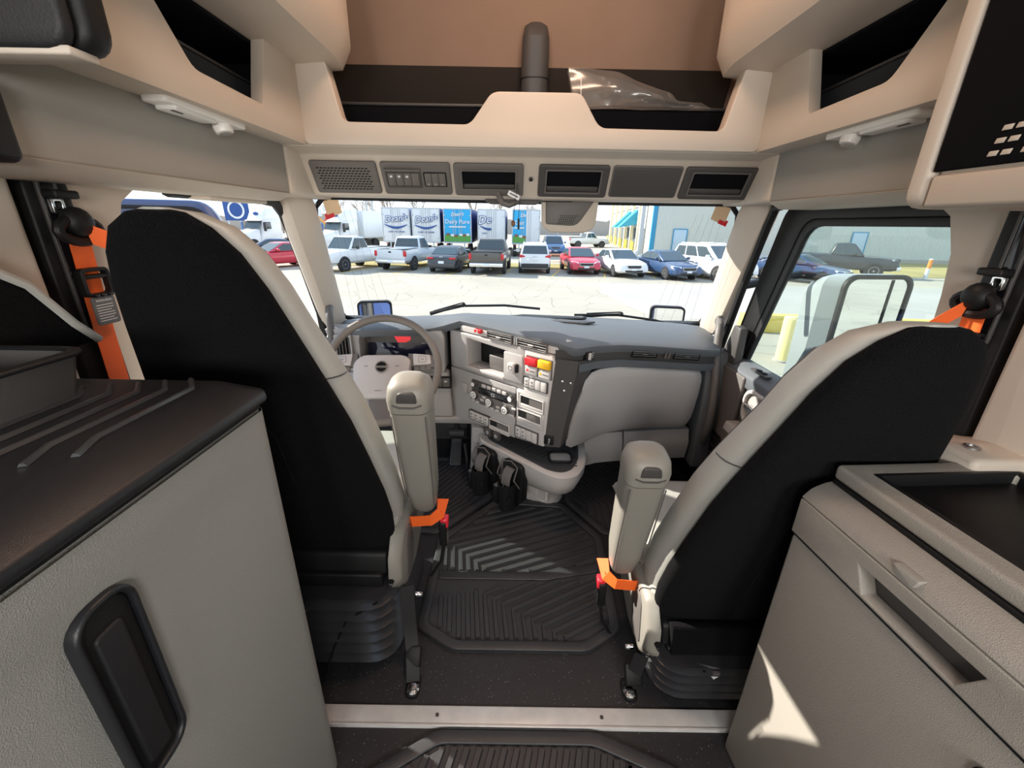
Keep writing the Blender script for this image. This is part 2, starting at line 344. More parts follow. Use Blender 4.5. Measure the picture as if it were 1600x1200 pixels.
# local frame: x right, y up the face, z out of the face towards the driver
nrm_out = Vector((0, -fu.z, fu.y)); FM = Matrix((fx, fu, nrm_out)).transposed().to_4x4(); FM.translation = fo
def module(x0, x1, kind, label, cat, rel=0):
    w = x1 - x0; cx = (x0 + x1) / 2; M = FM @ T(cx, 0, 0); dk = 'trim_mid' if kind in ('grille', 'switch', 'pocket_a') else 'trim_dark'
    t = thing('overhead_' + {'grille': 'speaker', 'switch': 'switch_panel', 'pocket_a': 'pocket', 'pocket_b': 'pocket', 'blank': 'cover_panel'}[kind], label, cat, M=M)
    hh = .122
    if kind in ('pocket_a', 'pocket_b'):
        pw, ph = w * .80 - .01, hh * (.56 if kind == 'pocket_a' else .66)
        add('bezel', G().ring(rrect(w, hh, .010, 3), rrect(pw, ph, .004, 3), -.012, .010), dk, t, bevel=.003, M=M)
        add('pocket_box', G().ring(rrect(pw + .008, ph + .008, .004, 3), rrect(pw - .001, ph - .001, .004, 3), .0004, .006).box(-pw/2, pw/2, -ph/2, ph/2, .0004, .0012), 'bin_black', t, M=M)
        add('pocket_floor', G().box(-pw/2 + .002, pw/2 - .002, -ph/2, -ph/2 + ph * .25, .0014, .006), 'trim_dark', t, bevel=.002, M=M)
        add('pocket_rim', G().ring(rrect(pw + .012, ph + .012, .005, 3), rrect(pw, ph, .004, 3), .010, .0125), 'trim_mid' if kind == 'pocket_b' else dk, t, bevel=.001, M=M)
    elif kind == 'blank':
        add('backing', G().prism(rrect(w, hh, .010, 3), -.012, .003), 'trim_mid', t, bevel=.002, M=M)
        add('cover', G().prism(rrect(w - .012, hh - .012, .008, 3), .003, .010), 'trim_dark', t, bevel=.003, M=M)
    elif kind == 'grille':
        add('bezel', G().prism(rrect(w, hh, .010, 3), -.012, .008), dk, t, bevel=.003, M=M)
        for r in range(9):
            for c in range(14):
                x = -w/2 + .024 + c * .0138 + (.0069 if r % 2 else 0); y = hh/2 - .022 - r * .0098
                add('grille_slot', G().prism([(x, y), (x + .010, y), (x + .0086, y - .0048), (x - .0014, y - .0048)], .0078, .0084), 'black', t, M=M)
    else:
        add('backing', G().prism(rrect(w, hh, .010, 3), -.012, .008), dk, t, bevel=.003, M=M)
        fr = add('switch_frame', G().ring(rrect(.132, .066, .004, 2, -.048), rrect(.122, .052, .003, 2, -.048), .008, .012), 'trim_dark', t, bevel=.001, M=M)
        add('switch_hood', G().box(-.116, .020, .033, .040, .008, .020), 'trim_mid', t, bevel=.002, M=M)
        for k in range(4):
            b = add('rocker_switch', G().box(-.107 + k * .0297, -.0785 + k * .0297, -.024, .024, .008, .014), 'trim_mid', t, bevel=.002, M=M)
            if k < 3: add('switch_mark', G().prism(rrect(.010, .008, .003, 2, -.093 + k * .0297, .012), .0140, .0144), 'print_white', b, M=M)
        add('switch_frame', G().ring(rrect(.086, .056, .004, 2, .070), rrect(.079, .049, .003, 2, .070), .008, .011), 'black', t, bevel=.001, M=M)
        for k in range(3):
            b = add('rocker_switch', G().box(.0315 + k * .0262, .0565 + k * .0262, -.024, .024, .008, .0135), 'trim_mid', t, bevel=.002, M=M)
            add('switch_mark', G().prism(rrect(.004, .003, .001, 2, .044 + k * .0262, -.016), .0135, .0139), 'print_white', b, M=M)
    return t
module(-.812, -.566, 'grille', 'dark overhead speaker grille with slots at the far left of the header', 'speaker')
module(-.552, -.294, 'switch', 'overhead switch panel with seven rocker switches beside the speaker grille', 'switch panel')
module(-.282, -.022, 'pocket_a', 'open overhead pocket with brown frame directly left of the centre screw hole', 'pocket')
module(.034, .296, 'pocket_b', 'open overhead pocket with grey frame above the windscreen camera housing', 'pocket')
module(.308, .566, 'blank', 'plain closed dark cover panel between two overhead pockets', 'cover')
module(.576, .842, 'pocket_b', 'open overhead pocket at the far right end of the header', 'pocket')
sc_ = thing('header_screw', 'small black screw in the header between two overhead pockets', 'screw', M=FM @ T(.006, .004, 0))
add('washer', G().lathe([(.009, .0), (.009, .003), (.006, .004)], 16), 'trim_mid', sc_, M=FM @ T(.006, .004, 0))
add('screw_head', G().lathe([(.005, .002), (.0055, .006), (.002, .007)], 12), 'black', sc_, M=FM @ T(.006, .004, 0))
# ------------------------------------------------------------------ front shelf
sh = thing('front_overhead_shelf', 'beige overhead shelf with two notched openings above the windscreen', 'shelf', (0, 1.62, 1.585))
poly = [(-.752, 1.586), (.752, 1.586), (.790, 1.83), (.668, 1.83), (.628, 1.655), (.612, 1.645), (.232, 1.648), (.212, 1.66), (.160, 1.737), (.142, 1.745),
        (-.118, 1.745), (-.138, 1.737), (-.196, 1.663), (-.214, 1.652), (-.604, 1.654), (-.622, 1.664), (-.658, 1.83), (-.790, 1.83)]
add('fascia', G().prism(fillet(poly, .018, 2), 1.585, 1.635, 'y'), 'beige', sh, bevel=.012, seg=3)
add('shelf_shade_panel', G().hexa([(-.80, 2.10, 1.62), (.80, 2.10, 1.62), (.80, 2.125, 1.62), (-.80, 2.125, 1.62)], [(-.80, 1.975, 1.925), (.80, 1.975, 1.925), (.80, 2.0, 1.925), (-.80, 2.0, 1.925)]), mat('shade_brown', (.036, .029, .025), .95, bump=(900, .3), spec=.1), sh, bevel=.01)  # dark panel puts the shade low on the shelf lining into colour
add('shelf_floor', G().box(-.80, .80, 1.636, 2.15, 1.602, 1.618), 'bin_black', sh)
for a, b in ((-.735, -.085), (.085, .735)): add('bin_front', G().box(a, b, 1.775, 1.80, 1.60, 1.745), 'bin_black', sh, bevel=.008)
for a, b in ((-.735, -.085), (.085, .735)): add('bin_rim', G().box(a, b, 1.77, 1.79, 1.742, 1.752), 'trim_dark', sh, bevel=.004)
g = G(); 
def duct_ring(z, y, w, d): return [(p[0] + .015, y + p[1], z) for p in rrect(w, d, min(w, d) * .35, 4)]
g.loft([duct_ring(1.62, 2.03, .11, .16), duct_ring(1.85, 1.98, .105, .16), duct_ring(1.99, 1.945, .10, .15), duct_ring(2.03, 1.945, .085, .11), duct_ring(2.045, 1.945, .05, .06)])
d = add('centre_duct', g, 'trim_dark', sh)
add('duct_seam', G().loft([duct_ring(1.868, 1.976, .1085, .163), duct_ring(1.872, 1.976, .1085, .163)]), 'black', d)
# ------------------------------------------------------------------ side shelves and the beams above them
for s, nm in ((-1, 'left'), (1, 'right')):
    D = Matrix.Diagonal((s, 1, 1, 1)); y0 = .70
    t = thing('side_overhead_shelf', 'beige overhead side shelf with a dark open bin above the %s door' % ('driver' if s < 0 else 'passenger'), 'shelf', (s * .76, 1.1, 1.59))
    op = fillet([(1.085, 1.652), (1.352, 1.646), (1.41, 1.815), (.945, 1.815)], [.02, .012, .008, .02], 3); N = len(op)
    # outline with the same number of points, sampled by direction from the hole centre
    cx, cy = 1.20, 1.735; out = []
    for p in op:
        dx, dy = p[0] - cx, p[1] - cy; k = min((1.598 - cx) / dx if dx > 1e-6 else 1e9, (y0 - cx) / dx if dx < -1e-6 else 1e9, (1.83 - cy) / dy if dy > 1e-6 else 1e9, (1.588 - cy) / dy if dy < -1e-6 else 1e9); out.append((cx + dx * k, cy + dy * k))
    def nearest(c): 
        i = min(range(N), key=lambda j: (out[j][0] - c[0]) ** 2 + (out[j][1] - c[1]) ** 2); out[i] = c
    for c in ((1.598, 1.588), (y0, 1.588), (1.598, 1.83), (y0, 1.83)): nearest(c)
    g = G().ring(out, op, .750, .785, 'x', D)
    add('fascia', g, 'beige', t, bevel=.007)
    add('bin', G().box(.79, 1.01, .70, 1.58, 1.602, 1.612, D).box(1.0, 1.015, .70, 1.58, 1.602, 1.83, D).box(.79, 1.01, 1.57, 1.585, 1.602, 1.83, D).box(.79, 1.01, .70, .71, 1.602, 1.83, D).box(.7865, 1.01, .70, 1.585, 1.800, 1.8085, D), 'bin_black', t)
    add('bin_liner', G().prism([(.70, 1.61), (1.56, 1.61), (1.56, 1.715), (.70, 1.735)], .83, .845, 'x', D), mat('liner_slate_%d' % (s + 1), (.022, .027, .034), .9, bump=(900, .3)), t, bevel=.005)
    add('liner_rim', G().prism([(.70, 1.735), (1.56, 1.715), (1.56, 1.722), (.70, 1.742)], .825, .85, 'x', D), 'trim_dark', t, bevel=.003)
    b = thing('upper_side_beam', 'beige bevelled beam running along the roof above the %s side shelf' % ('driver' if s < 0 else 'passenger'), 'beam', (s * .7, 1.0, 1.82))
    def br(y, sh_=0.0, k=1.0):
        q = [(.578, 1.925), (.578, 1.880), (.612, 1.822), (.78, 1.810), (1.02, 1.83), (1.02, 2.06), (.62, 2.06), (.578, 2.03)]
        return [(s * ((p[0] - .8) * k + .8), y, (p[1] - 1.93) * k + 1.93 + sh_) for p in q]
    add('beam_body', G().loft([br(-.2), br(.6), br(1.2), br(1.56), br(1.62, -.012, .99), br(1.655, -.018, .93)]), 'beige', b)
    add('upper_locker_front', G().prism([(-.2, 2.06), (1.60, 2.06), (1.68, 2.45), (-.2, 2.45)], .63, .66, 'x', D), 'beige_fabric', b, bevel=.01)
    # reading lamp on the underside
    lp = thing('reading_lamp', 'white reading lamp with swivel spot under the shelf over the %s door' % ('driver' if s < 0 else 'passenger'), 'lamp', (s * .80, 1.15, 1.588))
    add('lamp_body', G().prism(fillet([(s * .772, 1.01), (s * .828, 1.01), (s * .822, 1.30), (s * .778, 1.30)], .012), 1.574, 1.589, 'z'), 'lamp_lens', lp, bevel=.004)
    add('diffuser', G().prism(fillet([(s * .776, 1.04), (s * .824, 1.04), (s * .820, 1.18), (s * .780, 1.18)], .008), 1.566, 1.576, 'z'), 'white', lp, bevel=.003)
    add('switch_slit', G().box(s * .79 - .003, s * .79 + .003, 1.045, 1.075, 1.5645, 1.567), 'trim_dark', lp)
    sp_ = add('spot_housing', G().lathe([(.021, 0), (.023, .012), (.020, .024), (.010, .027)], 20, T(s * .80, 1.225, 1.578) @ R(180, 'X') @ R(-15 * s, 'Y')), 'lamp_lens', lp)
    add('spot_reflector', G().lathe([(.015, .0275), (.010, .022), (.001, .020)], 18, T(s * .80, 1.225, 1.577) @ R(180, 'X') @ R(-15 * s, 'Y')), 'chrome', sp_)
# ------------------------------------------------------------------ sleeper overhead cabinets
c = thing('overhead_cabinet', 'charcoal overhead cabinet end at the upper left corner', 'cabinet', (-.85, .68, 1.55))
add('end_panel', G().prism(rrect(.42, .50, .03, 4, -.835, 1.80), .650, .672, 'y'), 'rubber', c, bevel=.008)
add('edge_panel', G().prism(rrect(.44, .50, .03, 4, -.832, 1.803), .673, .715, 'y'), 'black', c, bevel=.012)
add('lower_rail', G().prism([(.655, 1.545), (.70, 1.545), (.70, 1.556), (.655, 1.556)], -1.02, -.63, 'x'), 'beige', c, bevel=.003)
add('bracket_box', G().prism(rrect(.30, .112, .012, 3, -.93, 1.478), .62, .70, 'y'), 'black', c, bevel=.008)
c = thing('overhead_locker', 'tall beige overhead locker with black perforated front at the upper right', 'locker', (.85, .5, 1.385))
add('locker_body', G().prism(fillet([(.665, 1.385), (1.01, 1.385), (1.01, 2.06), (.665, 2.06)], .02), -.1, .800, 'y'), 'beige', c, bevel=.01)
add('front_frame', G().prism(fillet([(.655, 1.387), (.90, 1.387), (.90, 2.06), (.655, 2.06)], [.03, .01, .01, .02], 4), .806, .842, 'y'), 'beige', c, bevel=.014, seg=3)
add('bottom_rail', G().prism([(-.1, 1.388), (.798, 1.388), (.798, 1.438), (-.1, 1.438)], .655, .668, 'x'), 'beige', c, bevel=.006)
dr = add('door_panel', G().prism([(-.1, 1.444), (.802, 1.444), (.802, 2.05), (-.1, 2.05)], .657, .668, 'x'), 'bin_black', c, bevel=.003)
for r in range(3):
    for k in range(4):
        y = .712 - k * .0185 - (.008 if k > 1 else 0) + (r - 1) * .004; z = 1.496 - r * .0165
        add('vent_slot', G().prism([(y, z), (y - .013, z), (y - .013 + .002, z - .007), (y + .002, z - .007)], .6555, .6575, 'x'), 'beige', dr, bevel=.0006)
# added fill light: warms the top of the shelf lining from the ceiling
def shelf_fill_light(x, y, energy, nm, colr=(1, .93, .85)):
    t = thing('shelf_fill_light', nm, 'lamp', (x, y, 2.44))
    add('fill_light_base', G().prism(rrect(.40, .26, .04, 4, x, y), 2.435, 2.46), 'beige', t, bevel=.006)
    add('fill_light_diffuser', G().prism(rrect(.36, .22, .035, 4, x, y), 2.418, 2.436), mat('shelf_fill_glow_%d' % int(y * 100 + x * 10 + 500), (.9, .88, .84), .4, emit=(1, .93, .84, 6)), t, bevel=.006)
    l = bpy.data.lights.new('shelf_fill_area', 'AREA'); l.shape = 'RECTANGLE'; l.size = .36; l.size_y = .22; l.energy = energy; l.color = colr
    o = bpy.data.objects.new('shelf_fill_area', l); COL.objects.link(o); o.parent = t; o.matrix_basis = T(0, 0, -.026); return t
shelf_fill_light(.0, 1.25, 6.0, 'added rounded fill light on the ceiling above the front shelf', (1, .60, .38))
def rear_fill_light(x, energy, nm):  # added fill light behind the viewer, brightens the whole interior
    t = thing('rear_fill_light', nm, 'lamp', (x, -1.24, 1.45))
    add('fill_light_base', G().prism(rrect(.62, .40, .04, 4, x, 1.45), -1.25, -1.225, 'y'), 'beige', t, bevel=.006)
    add('fill_light_diffuser', G().prism(rrect(.56, .34, .035, 4, x, 1.45), -1.226, -1.208, 'y'), mat('rear_fill_glow_%d' % int(x * 100 + 500), (.9, .88, .84), .4, emit=(1, .95, .88, 6)), t, bevel=.006)
    l = bpy.data.lights.new('rear_fill_area', 'AREA'); l.shape = 'RECTANGLE'; l.size = .56; l.size_y = .34; l.energy = energy; l.color = (1, .98, .94)
    o = bpy.data.objects.new('rear_fill_area', l); COL.objects.link(o); o.parent = t; o.matrix_basis = T(0, .04, 0) @ R(90, 'X')
rear_fill_light(-.5, 15.5, 'added rectangular fill light on the rear wall, driver side'); rear_fill_light(.5, 15.5, 'added rectangular fill light on the rear wall, passenger side')
# ------------------------------------------------------------------ things up front on the header
k = thing('windscreen_camera_housing', 'beige camera housing with a perforated patch hanging at the windscreen top', 'camera housing', (.18, 1.93, 1.32))
add('housing', G().prism(fillet([(.062, 1.45), (.066, 1.345), (.10, 1.318), (.262, 1.318), (.298, 1.345), (.304, 1.45)], [0, .02, .02, .02, .02, 0], 3), 1.945, 2.0, 'y'), 'beige', k, bevel=.008)
add('inner_panel', G().prism(fillet([(.078, 1.448), (.082, 1.352), (.215, 1.345), (.285, 1.448)], [0, .01, .03, 0], 3), 1.930, 1.946, 'y'), 'trim_mid', k, bevel=.006)
add('top_shadow_gap', G().box(.045, .19, 1.928, 1.945, 1.439, 1.447), 'black', k, bevel=.003)
for r in range(5):
    for q in range(9):
        x = .140 + q * .0088 + (r % 2) * .0044 - r * .002; z = 1.388 - r * .0072
        if x > .213 - r * .004: continue
        add('perforation', G().prism([(x, z), (x + .005, z), (x + .004, z - .004), (x - .001, z - .004)], 1.9285, 1.9305, 'y'), 'black', k)
v = thing('mirror_bracket', 'dark curved bracket below the left centre overhead pocket', 'bracket', (-.09, 1.82, 1.44))
add('arm', G().tube([(-.118, 1.79, 1.475), (-.114, 1.775, 1.45), (-.10, 1.77, 1.425), (-.075, 1.77, 1.418), (-.05, 1.775, 1.428), (-.044, 1.79, 1.45)], .012, 8), 'trim_mid', v)
add('rail', G().prism(fillet([(-.18, 1.441), (.06, 1.441), (.035, 1.425), (-.155, 1.425)], .006), 1.86, 1.90, 'y'), 'trim_dark', v, bevel=.003)
kt = thing('key_tag', 'keys on a white paper tag hanging from the overhead pocket', 'keys', (-.065, 1.76, 1.46))
kx = -.075; ky = 1.752
add('paper_tag', G().box(-.024, .024, -.0006, .0006, -.009, .009, T(kx + .018, ky, 1.452) @ R(24, 'Y')), 'white', kt)
add('tag_writing', G().box(-.017, .017, -.0012, -.0007, -.002, .003, T(kx + .018, ky, 1.452) @ R(24, 'Y')), 'label_grey', kt)
add('string', G().tube([(kx + .030, ky, 1.50), (kx + .026, ky, 1.45), (kx + .020, ky, 1.40), (kx + .018, ky, 1.365)], .0012, 5), 'trim_dark', kt)
add('string', G().tube([(kx + .030, ky, 1.50), (kx + .040, ky, 1.45), (kx + .039, ky, 1.40), (kx + .038, ky, 1.37)], .0012, 5), 'trim_dark', kt)
add('bead', G().ball(.0085, T(kx + .017, ky, 1.352), sz=1.4), 'wood_bead', kt)
add('key', G().prism(rrect(.008, .040, .003, 3, kx + .038, 1.350), ky - .002, ky + .002, 'y'), 'black', kt, bevel=.001)
# clear plastic bag lying in the right bin of the front shelf
def bag_layer(off, seed):
    rnd = random.Random(seed); cr_ = [(rnd.random(), rnd.random(), rnd.uniform(.3, 1), rnd.uniform(0, 6.28)) for _ in range(14)]
    def fn(u, v):
        x = .150 + .45 * u; top = 1.850 - .055 * u + .018 * math.sin(5 * u + .6) - (.02 if u > .75 else 0); bot = 1.735
        z = bot + (top - bot) * v; h = 0
        for a, b_, k_, th in cr_:
            d_ = (u - a) * math.cos(th) + (v - b_) * math.sin(th) * .5; h += k_ * .010 * max(0, 1 - abs(d_) * 9)
        y = 1.72 + off * (.012 + .05 * math.sin(PI * min(1, max(0, u))) * math.sin(PI * v)) + h * (1 if off > 0 else -1) * .8 + .05 * v
        return (x + .02 * (1 - v) * u - .025 * v * (1 - u), y, z)
    return fn
bg_ = thing('plastic_bag', 'crumpled clear plastic bag lying in the right front shelf bin', 'bag', (.38, 1.72, 1.735))
add('front_film', G().grid(bag_layer(-1, 3), 30, 12), 'film', bg_, recalc=False)
add('back_film', G().grid(bag_layer(1, 5), 30, 12), 'film', bg_, recalc=False)
add('zip_seal', G().tube([(.170 + .0 * k_, 1.705 + .012 * k_, 1.735 + .030 * k_) for k_ in range(4)], .0022, 5), mat('zip_clear', (.75, .73, .72), .3), bg_)
# ================================================================== doors, belts, grab handles
# --- passenger door, closed
d1 = thing('door_1', None, None, (1.0, 1.5, 0)); tag(d1, kind=S)
OUT = fillet([(1.0, .74), (2.02, .74), (1.80, 1.432), (1.06, 1.432)], [0, 0, .05, .09], 4)
GL = fillet([(.97, .74), (1.905, .74), (1.675, 1.385), (1.02, 1.385)], [0, 0, .06, .09], 4)
gx = G().ring(OUT, GL, 1.022, 1.07, 'x'); add('window_frame', gx, 'black', d1, bevel=.010)
OUT2 = [(p[0], p[1]) for p in GL]; IN2 = fillet([(.985, .75), (1.870, .75), (1.648, 1.360), (1.035, 1.360)], [0, 0, .06, .09], 4)
add('window_seal', G().ring(OUT2, IN2, 1.026, 1.045, 'x'), 'rubber', d1, bevel=.004)
add('front_seal', G().tube([(.985, 2.03, .78), (.982, 1.93, 1.10), (.978, 1.835, 1.36), (.975, 1.80, 1.425), (.972, 1.70, 1.44), (.972, 1.2, 1.438)], .017, 8), 'black', d1)
add('window_pane', G().prism(IN2, 1.034, 1.038, 'x'), 'door_glass', d1)
add('outer_skin', G().box(1.045, 1.085, 1.03, 2.05, -.55, .745), 'cab_blue', d1, bevel=.01)
add('sill', G().prism([(.955, .755), (1.0, .782), (1.05, .785), (1.05, .70), (.955, .70)], 1.06, 1.99, 'y'), 'dash_top', d1, bevel=.008)
add('door_panel', G().prism(fillet([(1.05, .02), (1.99, .02), (1.99, .752), (1.05, .752)], .02), .965, 1.045, 'x'), 'trim_dark', d1, bevel=.01)
add('front_panel', G().prism(fillet([(1.755, .05), (1.985, .05), (1.985, .748), (1.70, .748)], .015), .945, .966, 'x'), 'trim_mid', d1, bevel=.006)
add('speaker_mesh', G().prism(fillet([(1.79, .09), (1.965, .09), (1.965, .42), (1.765, .42)], .03), .940, .946, 'x'), 'black', d1, bevel=.003)
for k in range(7): add('mesh_rib', G().tube([(.9385, 1.80 + k * .004, .12 + k * .045), (.9385, 1.95, .155 + k * .042)], .0025, 5), 'trim_dark', d1)
add('handle_recess', G().ring(rrect(.36, .16, .06, 5, 1.50, .640), rrect(.33, .13, .05, 5, 1.50, .640), .944, .966, 'x'), 'dash_light', d1, bevel=.005)
add('handle_well', G().prism(rrect(.34, .14, .05, 5, 1.50, .640), .960, .966, 'x'), 'dash_grey', d1)
add('pull_handle', G().tube([(.958, 1.66, .645), (.938, 1.62, .648), (.930, 1.54, .650), (.932, 1.46, .648), (.945, 1.40, .645)], [.010, .016, .020, .018, .012], 10, sec=[(1.0 * math.cos(a), .75 * math.sin(a)) for a in [2 * PI * i / 10 for i in range(10)]]), 'chrome', d1)
add('arm_rest', G().prism(fillet([(.895, .505), (.966, .505), (.966, .548), (.905, .548)], .01), 1.10, 1.70, 'y'), 'dash_light', d1, bevel=.01)
add('map_pocket', G().prism(fillet([(1.10, .12), (1.72, .12), (1.70, .44), (1.10, .44)], .03), .930, .966, 'x'), 'dash_grey', d1, bevel=.01)
sw = add('window_switch_plate', G().prism(rrect(.03, .12, .006, 3, .985, 1.66), .782, .789), 'trim_dark', d1, bevel=.002)
for k in range(2): add('window_switch', G().box(.977, .994, 1.625 + k * .036, 1.650 + k * .036, .789, .795), 'black', sw, bevel=.002)
add('mirror_sail', G().prism([(1.995, .755), (1.84, .755), (1.84, .93), (1.90, .935), (1.955, .80)], .962, 1.0, 'x'), 'trim_dark', d1, bevel=.006)
# --- driver door, swung open (only its window frame shows past the seat)
hx, hy, ang = -1.06, 2.20, 70.0
DM = T(hx, hy, 0) @ R(-ang, 'Z')          # local -Y runs along the door away from the hinge
d2 = thing('door_2', None, None, M=DM); tag(d2, kind=S)
o2 = fillet([(-.10, .70), (-1.12, .70), (-1.02, 1.425), (-.40, 1.425)], [0, 0, .08, .06], 4); i2 = fillet([(-.24, .76), (-1.05, .76), (-.96, 1.335), (-.455, 1.335)], [0, 0, .07, .05], 4)
add('window_frame', G().ring(o2, i2, -.03, .03, 'x'), 'cab_blue', d2, bevel=.012, M=DM)
i3 = fillet([(-.26, .77), (-1.035, .77), (-.945, 1.318), (-.462, 1.318)], [0, 0, .07, .05], 4)
add('window_seal', G().ring(i2, i3, -.02, .038, 'x'), 'rubber', d2, bevel=.004, M=DM)
o4 = fillet([(-.16, .74), (-1.10, .74), (-1.00, 1.400), (-.42, 1.400)], [0, 0, .08, .06], 4); i4 = fillet([(-.18, .75), (-1.085, .75), (-.985, 1.385), (-.428, 1.385)], [0, 0, .08, .06], 4)
add('frame_gasket', G().ring(o4, i4, .028, .040, 'x'), 'black', d2, bevel=.003, M=DM)
add('window_pane', G().prism(i3, -.003, .001, 'x'), 'door_glass', d2, M=DM)
add('lower_shell', G().prism([(-.03, -.5), (-1.12, -.5), (-1.12, .72), (-.08, .72)], -.04, .03, 'x'), 'cab_blue', d2, bevel=.015, M=DM)
add('door_panel', G().prism([(-.06, -.1), (-1.08, -.1), (-1.08, .70), (-.10, .70)], .03, .07, 'x'), 'trim_mid', d2, bevel=.012, M=DM)
# rubber seal round the open doorway
w3 = add('trim_6', G().tube([(-1.018, 2.13, .62), (-1.018, 2.09, .92), (-1.012, 1.99, 1.13), (-1.008, 1.905, 1.30), (-1.005, 1.86, 1.375), (-1.0, 1.80, 1.415), (-.995, 1.70, 1.422), (-1.0, 1.25, 1.422)], .019, 8), 'rubber', kind=S)
add('grip_strip', G().box(-1.0, -.93, 1.32, 1.62, 1.402, 1.416), 'beige', w3, bevel=.005)
# --- outer skin of the sleeper seen in the mirrors
for s, nm in ((-1, 'left'), (1, 'right')):
    add('wall_outer_' + nm, G().box(s * 1.085, s * 1.10, -1.3, -.96, -.4, 2.5).box(s * 1.085, s * 1.10, -.24, 1.0, -.4, 2.5).box(s * 1.085, s * 1.10, -.96, -.24, -.4, 1.09).box(s * 1.085, s * 1.10, -.96, -.24, 1.63, 2.5), 'cab_blue', kind=S)
for s, nm in ((-1, 'window_3'), (1, 'window_4')):
    add(nm, G().box(s * 1.05, s * 1.056, -.95, -.25, 1.10, 1.62), 'door_glass', kind=S)
# --- grab handles on the A pillars
def grab(name, label, pts, r):
    t = thing(name, label, 'handle', pts[-1])
    add('bar', G().tube(pts, r, 12), 'trim_mid', t)
    for p, q in ((pts[0], pts[1]), (pts[-1], pts[-2])):
        add('end_cap', G().ball(r * 1.08, T(*p), sz=1.3), 'trim_dark', t)
    return t
grab('grab_handle', 'long curved dark grab handle beside the passenger dashboard', [(.955, 2.03, .925), (.925, 1.955, .915), (.915, 1.93, .87), (.908, 1.90, .78), (.905, 1.86, .68), (.902, 1.835, .56), (.90, 1.83, .46), (.905, 1.86, .36), (.93, 1.93, .28), (.965, 1.99, .24)], .019)
grab('grab_handle', 'short grab handle on the driver side windscreen pillar', [(-.975, 2.12, .955), (-.945, 2.03, .945), (-.935, 2.0, .90), (-.93, 1.985, .80), (-.935, 1.99, .66), (-.96, 2.05, .60)], .018)
# --- shoulder belts on the B pillars
def belt(s, zr, label, tagged):
    D = Matrix.Diagonal((s, 1, 1, 1)); nm = 'driver' if s < 0 else 'passenger'
    t = thing('shoulder_belt', label, 'seat belt', (s * .97, .92, .6))
    add('track_panel', G().prism(fillet([(.862, .60), (.965, .60), (.962, 1.42), (.872, 1.42)], .015), .985, 1.021, 'x', D), 'black', t, bevel=.006)
    tr = add('track_slot', G().prism(rrect(.026, .30, .010, 3, .912, 1.27), .980, .986, 'x', D), 'black_gloss', t, bevel=.002)
    add('slot_edge', G().ring(rrect(.040, .315, .014, 3, .912, 1.27), rrect(.027, .302, .010, 3, .912, 1.27), .978, .986, 'x', D), 'trim_dark', t, bevel=.002)
    kn = add('height_lever', G().box(.950, .982, .895, .945, zr + .048, zr + .064, D), 'black', t, bevel=.004)
    add('lever_clip', G().ring(rrect(.026, .030, .004, 2, .912, zr + .034), rrect(.014, .018, .003, 2, .912, zr + .034), .968, .982, 'x', D), 'chrome', t, bevel=.001)
    add('guide_cap', G().ball(.030, D @ T(.955, .925, zr + .004), sx=.8, sz=1.0), 'black', t)
    lp = [(.955 + .004 * math.cos(a), .925 + .048 * math.cos(a), zr - .012 + .022 * math.sin(a)) for a in [2 * PI * i / 18 for i in range(18)]]
    add('guide_loop', G().tube(lp, .010, 8, closed=True, M=D), 'black', t)
    add('webbing_down', G().tube([(.962, .925, zr - .018), (.972, .930, zr - .10), (.974, .925, zr - .22), (.974, .92, .92), (.974, .92, .62)], 1, sec=[(.0235, .0008), (-.0235, .0008), (-.0235, -.0008), (.0235, -.0008)], up=(1, 0, 0), M=D), 'orange_belt', t)
    P = [(.945, .925, zr - .018), (.905, .955, zr - .042), (.86, 1.0, zr - .072), (.80, 1.06, zr - .11)]
    if s > 0: P = [(.945, .925, zr - .018), (.92, .945, zr - .055), (.88, .975, zr - .115), (.82, 1.02, zr - .20)]
    rings = [[(p[0], p[1] - .0, p[2] + .022), (p[0] + .004, p[1] + .004, p[2] + .022), (p[0] + .004, p[1] + .012, p[2] - .022), (p[0], p[1] + .008, p[2] - .022)] for p in P]
    add('webbing_shoulder', G().loft(rings, M=D), 'orange_belt', t)
    zc = zr - .105 if tagged else zr - .075
    add('belt_guide', G().box(.952, .970, .893, .957, zc - .004, zc + .004, D), 'black', t, bevel=.002)
    if tagged:
        add('belt_clip', G().ring(rrect(.066, .06, .01, 3, .925, zc - .012), rrect(.052, .046, .008, 3, .925, zc - .012), .950, .968, 'x', D), 'black', t, bevel=.003)
        for k in range(3): add('clip_tooth', G().box(.944, .952, .902 + k * .016, .913 + k * .016, zc - .042, zc - .036, D), 'black_gloss', t, bevel=.001)
        tg = add('warning_tag', G().prism(rrect(.054, .060, .006, 3, .922, zc - .072), .950, .954, 'x', D), 'label_grey', t, bevel=.0008)
        g = text_g('WARNING', .008, extrude=.0002); add('tag_text', g, 'print_white', tg, M=T(-.9495, .922, zc - .050) @ R(90, 'Z') @ R(90, 'X'))
        for k in range(7): add('tag_line', G().box(-.0500 + .9, -.0498 + .9, .900, .900 + .040 - .006 * (k % 3 == 2), zc - .060 - k * .0056, zc - .0585 - k * .0056, D @ T(.0993, 0, 0)), 'print_white', tg)
    return t
belt(-1, 1.335, 'orange driver seat belt with grey warning tag hanging on the left door pillar', True)
belt(1, 1.215, 'orange passenger seat belt threaded through a guide on the right door pillar', False)
